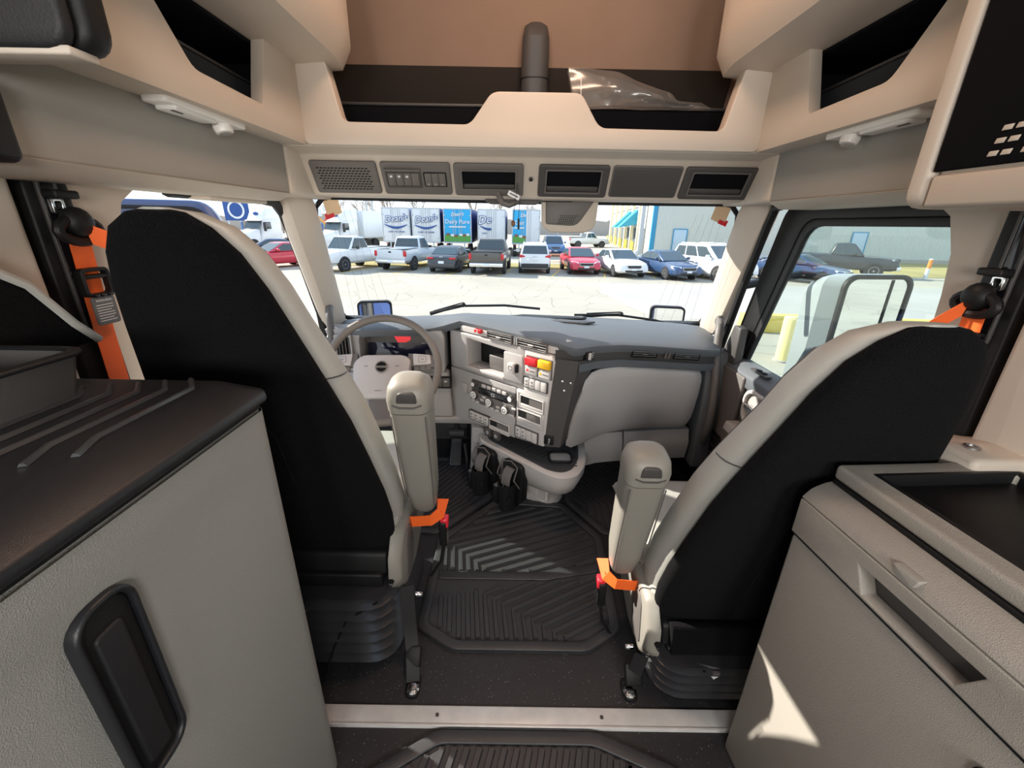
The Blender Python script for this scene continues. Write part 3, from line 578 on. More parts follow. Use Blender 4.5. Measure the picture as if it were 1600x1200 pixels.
# --- outside mirrors
m = thing('door_mirror', 'large grey door mirror outside the passenger window', 'mirror', (1.6, 2.0, .45))
MM = T(1.6, 2.0, .81) @ R(6, 'Z')
add('mirror_housing', G().loft([[(p[0], -.04, p[1]) for p in rrect(.34, .70, .06, 4)], [(p[0] - .03, .02, p[1]) for p in rrect(.37, .70, .06, 4)], [(p[0] - .03, .14, p[1]) for p in rrect(.33, .64, .08, 4)], [(p[0] - .03, .19, p[1]) for p in rrect(.20, .50, .08, 4)]]), mat('mirror_shell', (.30, .33, .35), .35), m, M=MM)
add('mirror_rim', G().ring(rrect(.345, .705, .06, 5), rrect(.305, .665, .045, 5), -.058, -.036, 'y'), 'black', m, bevel=.004, M=MM)
add('main_glass', G().prism(rrect(.305, .665, .045, 5), -.050, -.044, 'y'), 'mirror', m, M=MM)
add('glass_divider', G().box(.062, .072, -.054, -.048, -.33, .33), 'black', m, M=MM)
for z in (1.22, .40): add('mirror_arm', G().tube([(1.58, 2.06, z - .10 if z > 1 else z + .1), (1.35, 2.12, z - .08 if z > 1 else z + .08), (1.07, 2.16, z - .15 if z > 1 else z + .12)], .02, 8), 'black', m)
def hood_mirror(s):
    t = thing('hood_mirror', 'square hood mirror on its stalk ahead of the %s side of the windscreen' % ('driver' if s < 0 else 'passenger'), 'mirror', (s * 1.25, 3.62, -.1))
    cx, cz = (-1.235, .632) if s < 0 else (1.275, .628); M = T(cx, 3.6, cz) @ R(-14 * s if s < 0 else -10, 'Z')
    add('mirror_shell', G().loft([[(p[0], -.02, p[1]) for p in rrect(.285, .175, .04, 4)], [(p[0], .05, p[1]) for p in rrect(.28, .17, .04, 4)], [(p[0], .12, p[1]) for p in rrect(.18, .10, .04, 4)]]), 'black', t, M=M)
    add('mirror_glass', G().prism(rrect(.25, .145, .03, 4), -.028, -.018, 'y'), 'mirror', t, M=M)
    add('stalk', G().tube([(cx, 3.66, cz - .05), (cx - s * .02, 3.70, cz - .30), (cx - s * .10, 3.72, -.15)], .022, 8), 'black', t)
hood_mirror(-1); hood_mirror(1)
# --- bonnet below the windscreen line, wipers
hd = [[(-1.05, 2.47, .66), (-.5, 2.47, .72), (0, 2.47, .73), (.5, 2.47, .72), (1.05, 2.47, .66)], [(-1.0, 2.9, .42), (-.5, 2.9, .50), (0, 2.9, .52), (.5, 2.9, .50), (1.0, 2.9, .42)], [(-.95, 3.7, .05), (-.5, 3.7, .16), (0, 3.7, .18), (.5, 3.7, .16), (.95, 3.7, .05)], [(-.9, 4.0, -.5), (-.5, 4.1, -.5), (0, 4.12, -.5), (.5, 4.1, -.5), (.9, 4.0, -.5)]]
hb = thing('bonnet', 'dark blue truck bonnet sloping away below the windscreen', 'bonnet', (0, 3.2, -.5))
add('bonnet_skin', G().loft([r + [(r[-1][0], r[-1][1], -.6), (r[0][0], r[0][1], -.6)] for r in hd]), 'cab_blue', hb)
def wiper(a, b, c, label):
    t = thing('windscreen_wiper', label, 'wiper', a)
    add('arm', G().tube([a, b], [.012, .006], 6), 'black', t); add('arm_rod', G().tube([(a[0] + .02, a[1], a[2] + .015), (b[0], b[1], b[2] + .012)], .004, 6), 'black', t)
    add('blade', G().tube(c, .007, 6), 'rubber', t); add('pivot', G().ball(.014, T(*b)), 'black', t)
wiper((-.52, 2.37, .868), (-.33, 2.345, .925), [(-.47, 2.35, .884), (-.33, 2.35, .918), (-.10, 2.365, .922), (.10, 2.37, .905)], 'black wiper lying low across the driver half of the windscreen')
wiper((.35, 2.40, .862), (.56, 2.37, .882), [(.30, 2.40, .868), (.55, 2.372, .876), (.75, 2.345, .856), (.92, 2.31, .815)], 'black wiper lying low across the passenger half of the windscreen')
# ================================================================== dashboard
KS = 1.066
def U(u): return u * KS
def Z(z): return 1.35 - (1.35 - z) * KS
_th = math.radians(41.3)
SM = Matrix(((math.cos(_th), math.sin(_th), 0, .0922), (-math.sin(_th), math.cos(_th), 0, 1.62), (0, 0, 1, 0), (0, 0, 0, 1)))   # x right along the stack, y into it
db = thing('dashboard', 'grey truck dashboard with wrap-around centre stack below the windscreen', 'dashboard', (0, 1.95, .35))
def sb(n, u0, u1, z0, z1, y0, y1, m, par=None, bevel=.003, r=None):
    g = G()
    if r: g.prism(rrect(abs(U(u1) - U(u0)), abs(Z(z1) - Z(z0)), r, 3, (U(u0) + U(u1)) / 2, (Z(z0) + Z(z1)) / 2), y0, y1, 'y')
    else: g.box(U(u0), U(u1), y0, y1, Z(z0), Z(z1))
    return add(n, g, m, par or db, bevel=bevel, M=SM)
def sring(n, u0, u1, z0, z1, w, y0, y1, m, par=None, bevel=.002, r=.004):
    cx, cz = (U(u0) + U(u1)) / 2, (Z(z0) + Z(z1)) / 2; a, b = abs(U(u1) - U(u0)), abs(Z(z1) - Z(z0))
    return add(n, G().ring(rrect(a, b, r, 3, cx, cz), rrect(a - 2 * w, b - 2 * w, max(.001, r - w * .5), 3, cx, cz), y0, y1, 'y'), m, par or db, bevel=bevel, M=SM)
def pz(pts): return [(U(a), Z(b)) for a, b in pts]
# face panels of the stack
add('stack_core', G().prism(pz([(-.56, .45), (-.43, .485), (-.01, .515), (.022, .88), (-.56, .88)]), .11, .22, 'y'), 'dash_grey', db, M=SM)
o_ = pz([(-.566, .893), (-.117, .893), (-.117, .718), (-.566, .718)]); i_ = pz([(-.452, .872), (-.204, .862), (-.222, .752), (-.452, .748)])
add('stack_upper_panel', G().ring(o_, i_, 0, .10, 'y'), 'dash_grey', db, bevel=.006, M=SM)
add('storage_back', G().box(U(-.46), U(-.20), .098, .105, Z(.74), Z(.88)), 'black', db, M=SM)
add('storage_side', G().box(U(-.34), U(-.225), .03, .095, Z(.752), Z(.815)), 'trim_mid', db, bevel=.004, M=SM)
sb('storage_lip', -.458, -.222, .732, .749, -.010, .02, 'dash_light', bevel=.004)
add('stack_lower_panel', G().prism(pz([(-.568, .715), (-.156, .715), (-.156, .480), (-.30, .474), (-.44, .466), (-.568, .428)]), 0, .12, 'y'), 'dash_grey', db, bevel=.006, M=SM)
add('stack_right_panel', G().prism(pz([(-.114, .892), (.020, .892), (.034, .870), (.015, .698), (0, .498), (-.152, .486), (-.152, .716), (-.114, .716)]), -.004, .12, 'y'), 'dash_light', db, bevel=.006, M=SM)
add('stack_edge_seam', G().box(U(-.1545), U(-.1525), -.001, .02, Z(.486), Z(.70)), 'black', db, M=SM)
# dark side cheek of the stack and the corner latch
ck = add('stack_side_cheek', G().loft([[tuple(SM @ Vector((U(.036), 0, Z(.885)))), tuple(SM @ Vector((U(.016), 0, Z(.70)))), tuple(SM @ Vector((U(.002), 0, Z(.50))))],
     [(.215, 1.60, Z(.875)), (.190, 1.60, Z(.72)), (.160, 1.60, Z(.505))], [(.30, 1.70, Z(.86)), (.24, 1.67, Z(.72)), (.19, 1.66, Z(.50))], [(.20, 1.80, Z(.86)), (.2, 1.80, Z(.72)), (.1, 1.80, Z(.50))]]), 'trim_dark', db, bevel=.006)
for (x, y, z) in ((.150, 1.582, Z(.80)), (.185, 1.590, Z(.79)), (.160, 1.588, Z(.76))):
    add('cheek_screw', G().lathe([(.005, 0), (.005, .004), (.002, .005)], 10, T(x, y - .002, z) @ R(80, 'X')), 'steel', ck)
add('corner_latch', G().box(-.012, .030, -.004, .02, Z(.515), Z(.555), SM @ T(U(.012), 0, 0) @ R(22, 'Z')), 'black', db, bevel=.003)
add('latch_lever', G().prism([(.0, Z(.517)), (.012, Z(.519)), (.016, Z(.540)), (.010, Z(.548)), (.004, Z(.535))], -.010, -.003, 'y', SM @ T(U(.014), 0, 0) @ R(22, 'Z')), 'chrome', db, bevel=.001)
# knob panel beside the storage box
sb('knob_panel', -.222, -.120, .742, .862, -.008, .02, 'dash_grey', r=.006)
kb = sb('parking_knob', -.185, -.150, .785, .826, -.030, -.006, 'dash_light', r=.005); sb('knob_shade', -.1495, -.139, .788, .824, -.022, -.006, 'black', r=.003)
sring('knob_mark', -.178, -.157, .797, .815, .002, -.0308, -.0300, 'label_grey', kb, bevel=0)
# brake valves: red and amber, with their small labels
for u0, u1, z0, z1, m, nm in ((-.097, -.042, .836, .868, 'red', 'trailer_air_valve'), (-.033, .022, .838, .870, 'amber', 'parking_brake_valve')):
    sring('valve_bezel', u0 - .004, u1 + .004, .795, z1 + .005, .004, -.010, -.003, 'trim_mid')
    v = sb(nm, u0, u1, z0, z1, -.026, -.003, m, r=.003)
    p = sb('valve_lower_pad', u0 + .001, u1 - .001, .798, .832, -.018, -.003, 'dash_light', r=.003)
    sb('pad_mark', u0 + .006, u0 + .016, .810, .820, -.0186, -.018, 'screen_red' if m == 'red' else 'amber', p, bevel=0)
    sb('pad_line', u0 + .022, u1 - .006, .812, .816, -.0186, -.018, 'trim_mid', p, bevel=0)
def switch_row(u0, u1, z0, z1, n, marks):
    sring('switch_bezel', u0 - .004, u1 + .004, z0 - .004, z1 + .004, .004, -.012, .002, 'trim_dark')
    w = (u1 - u0) / n
    for k in range(n):
        b = sb('rocker_switch', u0 + k * w + .0012, u0 + (k + 1) * w - .0012, z0, z1, -.014, .0, 'dash_light', bevel=.003)
        if k < marks:
            sb('switch_mark', u0 + k * w + .010, u0 + (k + 1) * w - .010, z1 - .016, z1 - .010, -.0146, -.014, 'label_grey', b, bevel=0)
            sb('switch_mark', u0 + k * w + .008, u0 + (k + 1) * w - .008, z0 + .010, z0 + .014, -.0146, -.014, 'label_grey', b, bevel=0)
switch_row(-.107, .006, .740, .779, 4, 2); switch_row(-.148, -.030, .503, .548, 4, 2); switch_row(-.432, -.309, .492, .532, 4, 4)
def pocket(u0, u1, z0, z1):
    sring('pocket_frame', u0 - .006, u1 + .006, z0 - .007, z1 + .007, .006, -.010, .0, 'dash_light', r=.005)
    sb('pocket_dark', u0, u1, z0, z1, -.0065, -.005, 'black', bevel=0)
    sb('pocket_back', u0 + .045, u1 - .002, z0 + .012, z1 - .002, -.0085, -.006, 'trim_mid', bevel=0)
    sb('pocket_sill', u0, u1, z0, z0 + .013, -.0095, -.005, 'dash_light', bevel=.002)
pocket(-.124, -.012, .648, .692); pocket(-.136, -.020, .582, .626); pocket(-.303, -.190, .486, .525)
sring('pocket_surround', -.142, -.002, .568, .705, .004, -.006, -.001, 'dash_grey', r=.006)
# radio and climate unit
sb('radio_plate', -.420, -.156, .581, .690, -.006, .002, 'trim_dark', r=.006)
rd = sb('radio_display', -.372, -.198, .634, .664, -.010, -.004, 'black_gloss', r=.003)
sring('display_symbol', -.292, -.272, .642, .657, .003, -.0106, -.010, 'print_white', rd, bevel=0, r=.003)
sb('climate_panel', -.425, -.158, .584, .634, -.009, -.003, 'trim_mid', r=.008)
for k in range(5): sb('preset_button', -.352 + k * .031, -.328 + k * .031, .668, .684, -.011, -.004, 'dash_light', r=.003)
def dial(u, z, r, h, cap=True):
    M = SM @ T(U(u), 0, Z(z)) @ R(90, 'X')
    d = add('dial', G().lathe([(r * 1.12, .004), (r * 1.12, .010), (r, .012), (r * .95, h), (r * .84, h + .003)], 28, M), 'trim_dark', db)
    add('dial_cap', G().lathe([(r * .86, h), (r * .84, h + .004), (r * .3, h + .0045)], 24, M), 'lamp_lens', d)
    if cap: add('dial_ring', G().ring([(r * .46 * math.cos(a), r * .46 * math.sin(a)) for a in [2 * PI * i / 16 for i in range(16)]], [(r * .34 * math.cos(a), r * .34 * math.sin(a)) for a in [2 * PI * i / 16 for i in range(16)]], h + .0044, h + .0052, 'z', M), 'trim_mid', d)
dial(-.398, .672, .012, .018, False); dial(-.176, .664, .014, .018, False)
for u, z in ((-.396, .622), (-.300, .613), (-.206, .603)): dial(u, z, .0215, .018)
for u, z in ((-.350, .606), (-.338, .622), (-.252, .600), (-.160, .62)): sb('climate_button', u - .011, u + .011, z - .005, z + .006, -.013, -.006, 'dash_light', r=.003)
for u, z in ((-.408, .590), (-.380, .587), (-.318, .584), (-.288, .583), (-.255, .583), (-.22, .584), (-.190, .585), (-.17, .586)): sb('climate_button', u - .011, u + .011, z - .005, z + .006, -.013, -.006, 'dash_light', r=.003)
sb('blank_button', -.488, -.450, .604, .656, -.009, .002, 'dash_grey', r=.004)
# vent strip on top of the stack: hazard button, two vents
add('vent_strip', G().prism(pz([(-.50, .897), (.036, .897), (.042, .938), (-.44, .940), (-.50, .918)]), .006, .10, 'y'), 'dash_light', db, bevel=.004, M=SM)
hz = sb('hazard_button', -.398, -.356, .910, .926, -.008, .010, 'red', r=.003)
add('hazard_triangle', G().ring([(-.006, -.005), (.006, -.005), (0, .006)], [(-.0035, -.0033), (.0035, -.0033), (0, .003)], -.0005, .0005, 'z', SM @ T(U(-.377), -.0085, Z(.9175)) @ R(90, 'X')), 'print_white', hz)
def vent(M, w, h, n, m='black', par=db):
    v = add('air_vent', G().ring(rrect(w, h, .005, 3), rrect(w - .006, h - .006, .003, 3), -.006, .010, 'y'), 'trim_mid', par, bevel=.002, M=M)
    add('vent_cavity', G().box(-w/2 + .002, w/2 - .002, .003, .0045, -h/2 + .002, h/2 - .002), 'black', v, M=M)
    for k in range(n):
        z = -h/2 + h * (k + .75) / (n + .5)
        add('vent_slat', G().box(-w/2 + .003, w/2 - .003, -.003, .003, -.0013, .0013, T(0, 0, z) @ R(-10, 'X')), 'dash_grey', v, M=M)
    add('vent_tab', G().box(-.014, .014, -.010, -.002, -.003, .003), 'dash_light', v, bevel=.0015, M=M)
    return v
vent(SM @ T(U(-.250), -.003, Z(.914)), U(.138), .036 * KS, 3); vent(SM @ T(U(-.079), -.003, Z(.914)), U(.146), .036 * KS, 3)
for u in (-.172, -.160): add('vent_wheel', G().tube([(0, 0, -.017), (0, 0, .017)], .006, 12, M=SM @ T(U(u), .004, Z(.914))), 'chrome', db)
# ------------------------------------------------------------------ top pad
front = [(-.99, 2.06, .800), (-.92, 2.02, .825), (-.84, 1.985, .848), (-.75, 1.975, .862), (-.66, 1.97, .868), (-.55, 1.97, .868), (-.45, 1.985, .872), (-.385, 2.00, .885)]
for u in (-.50, -.40, -.25, -.10, .042): p = SM @ Vector((U(u), .004, Z(.942))); front.append((p.x, p.y, p.z))
front += [(.20, 1.60, .893), (.29, 1.68, .884), (.42, 1.765, .868), (.56, 1.80, .855), (.70, 1.82, .842), (.82, 1.835, .832), (.90, 1.86, .825), (.955, 1.95, .80)]
rows = []
for t in (-.35, -.02, 0.0, .04, .35, .7, 1.0):
    r = []
    for (x, y, z) in front:
        xb = max(-.965, min(.965, x)); yb = 2.262 + .10 * (1 - (xb / .98) ** 2); zb = .848 + .022 * (1 - xb * xb)
        if t < 0: r.append((x, y + (.012 if t < -.1 else 0), z + (t * .10 if t < -.1 else -.012)))
        else: r.append((x + (xb - x) * t, y + (yb - y) * t, z + (zb - z) * t + .016 * math.sin(PI * t) + (.006 if 0 < t < 1 else 0)))
    rows.append(r)
g = G(); nc = len(front)
g.add([p for r in rows for p in r], [(j*nc+i, j*nc+i+1, (j+1)*nc+i+1, (j+1)*nc+i) for j in range(len(rows)-1) for i in range(nc-1)])
tp = add('top_pad', g, 'dash_top', db, recalc=False)
add('defrost_slot', G().prism(fillet([(-.06, 2.20), (.16, 2.14), (.30, 2.15), (.34, 2.20), (.0, 2.24)], .01), .888, .900), 'black', tp, bevel=.004)
add('pad_recess', G().prism(fillet([(.10, 2.06), (.30, 2.02), (.36, 2.06), (.18, 2.11)], .01), .896, .905), 'trim_dark', tp, bevel=.003)
# ------------------------------------------------------------------ driver side: instrument recess, display, side vent, lower panel
o_ = [(-.97, .845), (-.385, .868), (-.385, .655), (-.97, .640)]; i_ = fillet([(-.80, .840), (-.455, .852), (-.440, .672), (-.80, .668)], [.03, .04, .03, .02], 3)
oo = []
for p in i_:
    cx, cz = -.63, .755; dx, dz = p[0] - cx, p[1] - cz; kx = (.245 if dx > 0 else .34) / max(abs(dx), 1e-5); kz = (.107 if dz > 0 else .105) / max(abs(dz), 1e-5); k = min(kx, kz); oo.append((cx + dx * k, cz + dz * k))
add('instrument_surround', G().ring(oo, i_, 1.985, 2.10, 'y'), 'dash_grey', db, bevel=.004)
add('instrument_recess', G().box(-.82, -.43, 2.095, 2.115, .655, .862), 'trim_mid', db)
IM = T(-.605, 2.075, .745) @ R(-12, 'X')
sc2 = add('instrument_display', G().prism(fillet([(-.150, .075), (-.185, .02), (-.175, -.075), (.165, -.075), (.160, .075)], .01), -.008, .012, 'y'), 'screen', db, bevel=.003, M=IM)
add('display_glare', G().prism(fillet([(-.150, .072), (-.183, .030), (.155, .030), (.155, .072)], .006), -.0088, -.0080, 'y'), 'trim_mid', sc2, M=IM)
add('display_reflection', G().prism([(-.055, .072), (.035, .072), (.035, .045), (.01, .032), (-.03, .032)], -.0098, -.0090, 'y'), 'screen_red', sc2, M=IM)  # red reflection in the display's top band, put in as glowing shapes
for x, z in ((.115, .052), (.150, .010), (.135, .018)): add('display_red_dot', G().prism(rrect(.014, .014, .006, 3, x, z), -.0100, -.0092, 'y'), 'screen_red', sc2, M=IM)
add('display_bar', G().box(-.115, -.055, -.0092, -.0086, -.058, -.054), 'screen_green', sc2, M=IM)
for x, z in ((-.11, .015), (-.05, .008), (-.085, -.045), (.15, -.03), (.15, -.055)): add('display_symbol', G().prism(rrect(.010, .005, .002, 2, x, z), -.0092, -.0086, 'y'), 'print_white', sc2, M=IM)
VM = T(-.872, 1.976, .765)
add('side_vent_frame', G().ring(rrect(.085, .15, .008, 3), rrect(.066, .13, .006, 3), -.012, .012, 'y'), 'dash_grey', db, bevel=.003, M=VM)
add('side_vent_cavity', G().box(-.034, .034, .004, .010, -.066, .066), 'black', db, M=VM)
for k in range(4): add('side_vent_slat', G().box(-.002, .002, -.008, .006, -.064, .064, T(-.024 + .016 * k, 0, 0) @ R(20, 'Z')), 'trim_mid', db, M=VM)
add('knee_panel', G().prism(fillet([(-.97, .640), (-.405, .652), (-.372, .646), (-.355, .402), (-.97, .395)], .015), 1.99, 2.06, 'y', T(0, 0, 0)), 'dash_grey', db, bevel=.010)
KM = T(-.418, 1.984, .598)
add('switch_bezel', G().ring(rrect(.118, .062, .005, 3), rrect(.108, .052, .004, 3), -.006, .008, 'y'), 'black', db, bevel=.001, M=KM)
for k in range(3):
    b = add('rocker_switch', G().box(-.052 + k * .035, -.019 + k * .035, -.008, .006, -.024, .024), 'trim_mid', db, bevel=.003, M=KM)
    if k == 2: add('switch_mark', G().box(.026, .040, -.0086, -.008, .004, .010), 'print_white', b, M=KM)
add('knee_lower_lip', G().prism([(1.98, .40), (2.07, .40), (2.07, .345), (2.0, .36)], -.97, -.20, 'x'), 'dash_light', db, bevel=.008)
add('column_shroud', G().loft([[(p[0] - .62, 1.80, .72 + p[1]) for p in rrect(.13, .12, .03, 3)], [(p[0] - .62, 2.03, .62 + p[1]) for p in rrect(.17, .16, .03, 3)]]), 'trim_dark', db)
# ------------------------------------------------------------------ passenger side
strip = [(.118, 1.592), (.20, 1.612), (.29, 1.69), (.42, 1.775), (.56, 1.81), (.70, 1.83), (.82, 1.845), (.89, 1.875)]
zt = [.888, .884, .874, .858, .845, .833, .823, .815]
g = G().loft([[(x, y, z), (x, y + .05, z), (x, y + .05, z - .062), (x, y + .012, z - .062)] for (x, y), z in zip(strip, zt)])
add('passenger_strip', g, 'trim_dark', db)
M1 = frame((.245, 1.645, .851), (.08, .072, -.012), (-.66, .74, 0))
def fr(i, t, dz, out):          # a frame on the strip: x along it, y into it
    a = Vector((strip[i][0], strip[i][1], zt[i])); b = Vector((strip[i + 1][0], strip[i + 1][1], zt[i + 1])); p = a.lerp(b, t); x = (b - a).normalized(); z = Vector((0, 0, 1)); y = z.cross(x).normalized(); z = x.cross(y)
    m = Matrix((x, y, z)).transposed().to_4x4(); m.translation = p + Vector((0, 0, dz)) - y * out; return m
sm_ = fr(1, .62, -.030, .004)
add('mirror_switch', G().prism(rrect(.035, .036, .004, 3), -.008, .02, 'y'), 'black', db, bevel=.002, M=sm_)
b = add('switch_cap', G().prism(rrect(.015, .030, .003, 3), -.014, -.006, 'y'), 'dash_light', db, bevel=.002, M=sm_)
for k in range(3): add('switch_dot', G().prism(rrect(.004, .004, .001, 2, .034, .009 - .009 * k), .0, .004, 'y'), 'print_white', b, M=sm_)
def vent_dark(M, w, h):
    v = add('air_vent', G().ring(rrect(w, h, .004, 3), rrect(w - .005, h - .005, .003, 3), -.006, .006, 'y'), 'black', db, bevel=.001, M=M)
    add('vent_cavity', G().box(-w/2, w/2, .002, .004, -h/2, h/2), 'black', v, M=M)
    for k in range(3): add('vent_slat', G().box(-w/2 + .003, w/2 - .003, -.004, .004, -.0012, .0012, T(0, 0, -h/2 + h * (k + .8) / 3.6) @ R(-18, 'X')), 'trim_mid', v, M=M)
    add('vent_tab', G().box(-.014, .014, -.009, -.002, -.0025, .0025), 'trim_mid', v, bevel=.001, M=M)
vent_dark(fr(3, .85, -.030, -.002), .125, .034); vent_dark(fr(5, .35, -.030, -.002), .125, .034)
for dx in (-.008, .008): add('vent_wheel', G().tube([(dx, 0, -.014), (dx, 0, .014)], .005, 10, M=fr(4, .62, -.030, .002)), 'trim_mid', db)
# blue-grey ledge and the big light glove panel that sweeps round from the stack
ledge = [(.215, 1.605), (.30, 1.70), (.42, 1.785), (.56, 1.82), (.70, 1.84), (.82, 1.855), (.905, 1.885)]
zl = [.828, .815, .798, .783, .771, .761, .753]
add('passenger_ledge', G().loft([[(x, y - .012, z), (x, y + .06, z), (x, y + .06, z - .035), (x, y - .004, z - .035)] for (x, y), z in zip(ledge, zl)]), 'dash_top', db)
gp_t = [(.250, 1.640, .775), (.32, 1.712, .780), (.42, 1.782, .767), (.56, 1.822, .755), (.70, 1.842, .744), (.80, 1.852, .737), (.868, 1.875, .722)]
gp_b = [(.150, 1.605, .400), (.27, 1.70, .405), (.40, 1.80, .42), (.56, 1.85, .415), (.70, 1.87, .412), (.79, 1.875, .410), (.835, 1.885, .412)]
def gpr(k):
    a, b = Vector(gp_t[k]), Vector(gp_b[k]); bul = Vector((-.006, -.028, 0)); f = [a.lerp(b, t) + bul * math.sin(PI * t) for t in (0, .12, .5, .88, 1)]
    return [tuple(p) for p in f] + [(b.x, b.y + .06, b.z), (a.x, a.y + .06, a.z)]
add('glove_panel', G().loft([gpr(k) for k in range(7)]), 'dash_grey', db, sub=1)
add('lower_glove_door', G().loft([[(x, y, .400), (x + .005, y - .012, .33), (x + .012, y + .02, .225), (x + .012, y + .12, .22), (x, y + .12, .40)] for x, y in ((.505, 1.86), (.60, 1.872), (.70, 1.885), (.80, 1.895), (.842, 1.90))]), 'dash_grey', db)
add('lower_side_cover', G().loft([[(x, y, .400), (x + .005, y - .012, .33), (x + .012, y + .02, .225), (x + .012, y + .12, .22), (x, y + .12, .40)] for x, y in ((.30, 1.80), (.36, 1.83), (.42, 1.845), (.497, 1.858))]), 'dash_grey', db)
add('end_panel', G().prism([(1.86, .20), (2.0, .20), (2.1, .80), (1.90, .80), (1.865, .60)], .865, .985, 'x'), 'dash_top', db, bevel=.012)
add('dash_underside', G().box(-.2, .90, 1.96, 2.30, .22, .40), 'black', db)
# ------------------------------------------------------------------ steering wheel
wc = Vector((-.620, 1.75, .743)); el = math.radians(36)
nv = Vector((.06, -math.cos(el), math.sin(el))).normalized(); xv = Vector((0, 0, 1)).cross(nv); xv = (nv.cross(Vector((0, 0, 1)))) * -1; xv.normalize(); yv = nv.cross(xv)
WM = Matrix((xv, yv, nv)).transposed().to_4x4(); WM.translation = wc
st = thing('steering_wheel', 'brown-grey steering wheel with silver hub in front of the driver seat', 'steering wheel', M=WM)
add('rim', G().tube([(.240 * math.cos(a), .240 * math.sin(a), .01) for a in [2 * PI * i / 48 for i in range(48)]], .0175, 12, closed=True), 'steer', st, M=WM)
def hubr(k, z): return [(p[0] * k, p[1] * k - .034, z) for p in fillet([(-.118, -.105), (.100, -.105), (.128, .075), (.09, .096), (-.09, .096), (-.128, .06)], .03, 3)]
hb_ = add('hub_cover', G().loft([hubr(.96, -.03), hubr(1.0, -.01), hubr(1.0, .012), hubr(.95, .024), hubr(.80, .030)]), 'hub_grey', st, M=WM)
add('emblem_ring', G().ring([(.027 * math.cos(a), .027 * math.sin(a) + .002) for a in [2 * PI * i / 24 for i in range(24)]], [(.0225 * math.cos(a), .0225 * math.sin(a) + .002) for a in [2 * PI * i / 24 for i in range(24)]], .028, .034), 'chrome', hb_, M=WM)
add('emblem_disc', G().lathe([(.0225, .028), (.0225, .032), (.01, .0325)], 24), 'black_gloss', hb_, M=WM @ T(0, .002, 0))
add('emblem_band', G().box(-.024, .024, -.0025, .0065, .032, .0335), 'chrome', hb_, M=WM)
add('emblem_text', text_g('VOLVO', .0095, extrude=.0003, bold=.0002), 'label_grey', hb_, M=WM @ T(0, .002, .0337))
add('airbag_text', text_g('AIRBAG', .0095, extrude=.0002), 'trim_mid', hb_, M=WM @ T(-.008, -.104, .0303))
for s in (-1, 1):
    add('horn_mark', G().ring(rrect(.016, .006, .002, 2, s * .066, .006), rrect(.012, .003, .001, 2, s * .066, .006), .0295, .0302), 'trim_mid', hb_, M=WM)
    sp_ = add('spoke', G().loft([[(s * .11, .040 + p[0], p[1]) for p in rrect(.062, .03, .01, 3)], [(s * .17, .036 + p[0], p[1]) for p in rrect(.062, .028, .01, 3)], [(s * .230, .030 + p[0], p[1] + .008) for p in rrect(.060, .024, .01, 3)]]), 'trim_mid', st, M=WM)
    pad = add('button_pad', G().prism(fillet([(s * .130, .066), (s * .205, .060), (s * .212, .018), (s * .135, .012)], .006), .010, .020), 'hub_grey', st, bevel=.003, M=WM)
    add('button_ring', G().ring(rrect(.034, .030, .004, 2, s * .172, .040), rrect(.031, .027, .003, 2, s * .172, .040), .0200, .0208), 'trim_mid', pad, M=WM)
    add('button_symbol', G().ring(rrect(.012, .008, .003, 2, s * .172, .040), rrect(.009, .005, .002, 2, s * .172, .040), .0200, .0208), 'label_grey', pad, M=WM)
    for k in range(3): add('lower_button', G().box(s * (.136 + k * .026), s * (.160 + k * .026), -.010, .009, .006, .016), 'trim_mid', st, bevel=.003, M=WM)
    add('column_stalk', G().tube([(s * .06, .05, -.09), (s * .17, .075, -.07), (s * .215, .08, -.065)], [.008, .010, .012], 8), 'black', st, M=WM)
add('lower_spoke', G().loft([[(p[0], -.10, p[1]) for p in rrect(.12, .03, .01, 3)], [(p[0], -.17, p[1]) for p in rrect(.10, .026, .01, 3)], [(p[0], -.232, p[1] + .008) for p in rrect(.09, .022, .008, 3)]]), 'trim_mid', st, M=WM)
add('column', G().tube([(0, 0, -.03), (0, 0, -.16)], .045, 16), 'black', st, M=WM)
# ------------------------------------------------------------------ lower console with lined tray
lc = thing('console_tray', 'beige lower console with a black lined tray under the centre stack', 'console', (.08, 1.8, 0))
fpt = [(-.225, 1.98), (-.205, 1.86), (-.17, 1.825), (.115, 1.555), (.175, 1.530), (.240, 1.560), (.290, 1.66), (.31, 1.80), (.315, 2.02)]
fpb = [(-.16, 2.02), (-.15, 1.99), (-.13, 1.96), (.12, 1.80), (.155, 1.795), (.19, 1.815), (.225, 1.87), (.235, 1.93), (.235, 2.04)]
def fp(t, z, k=1.0): return [(a[0] + (b[0] - a[0]) * t, a[1] + (b[1] - a[1]) * t, z) for a, b in zip(fillet(fpt, .03, 2), fillet(fpb, .03, 2))]
add('pod', G().loft([fp(1, .0), fp(.97, .05), fp(.88, .10), fp(.62, .15), fp(.22, .215), fp(0.03, .285), fp(0.0, .335), fp(.05, .341)]), 'dash_light', lc)
tin = [(-.175, 1.93), (-.165, 1.865), (.112, 1.592), (.17, 1.570), (.220, 1.600), (.260, 1.69), (.275, 1.80), (.275, 1.93)]
tr_ = add('tray_liner', G().prism(fillet(tin, .025, 3), .337, .345), 'rubber_mat', lc, bevel=.002)
for k in range(13):
    a = Vector((-.13 + k * .022, 1.87 - k * .0175, .3455)); add('liner_rib', G().tube([a, a + Vector((.055, .04, 0))], .0022, 5), 'rubber', tr_)
for k in range(9): add('edge_rib', G().tube([(.205 + .004 * k if k < 6 else .25, 1.64 + k * .022, .3455), (.245 + .002 * k if k < 9 else .26, 1.625 + k * .022, .3455)], .0025, 5), 'rubber', tr_)
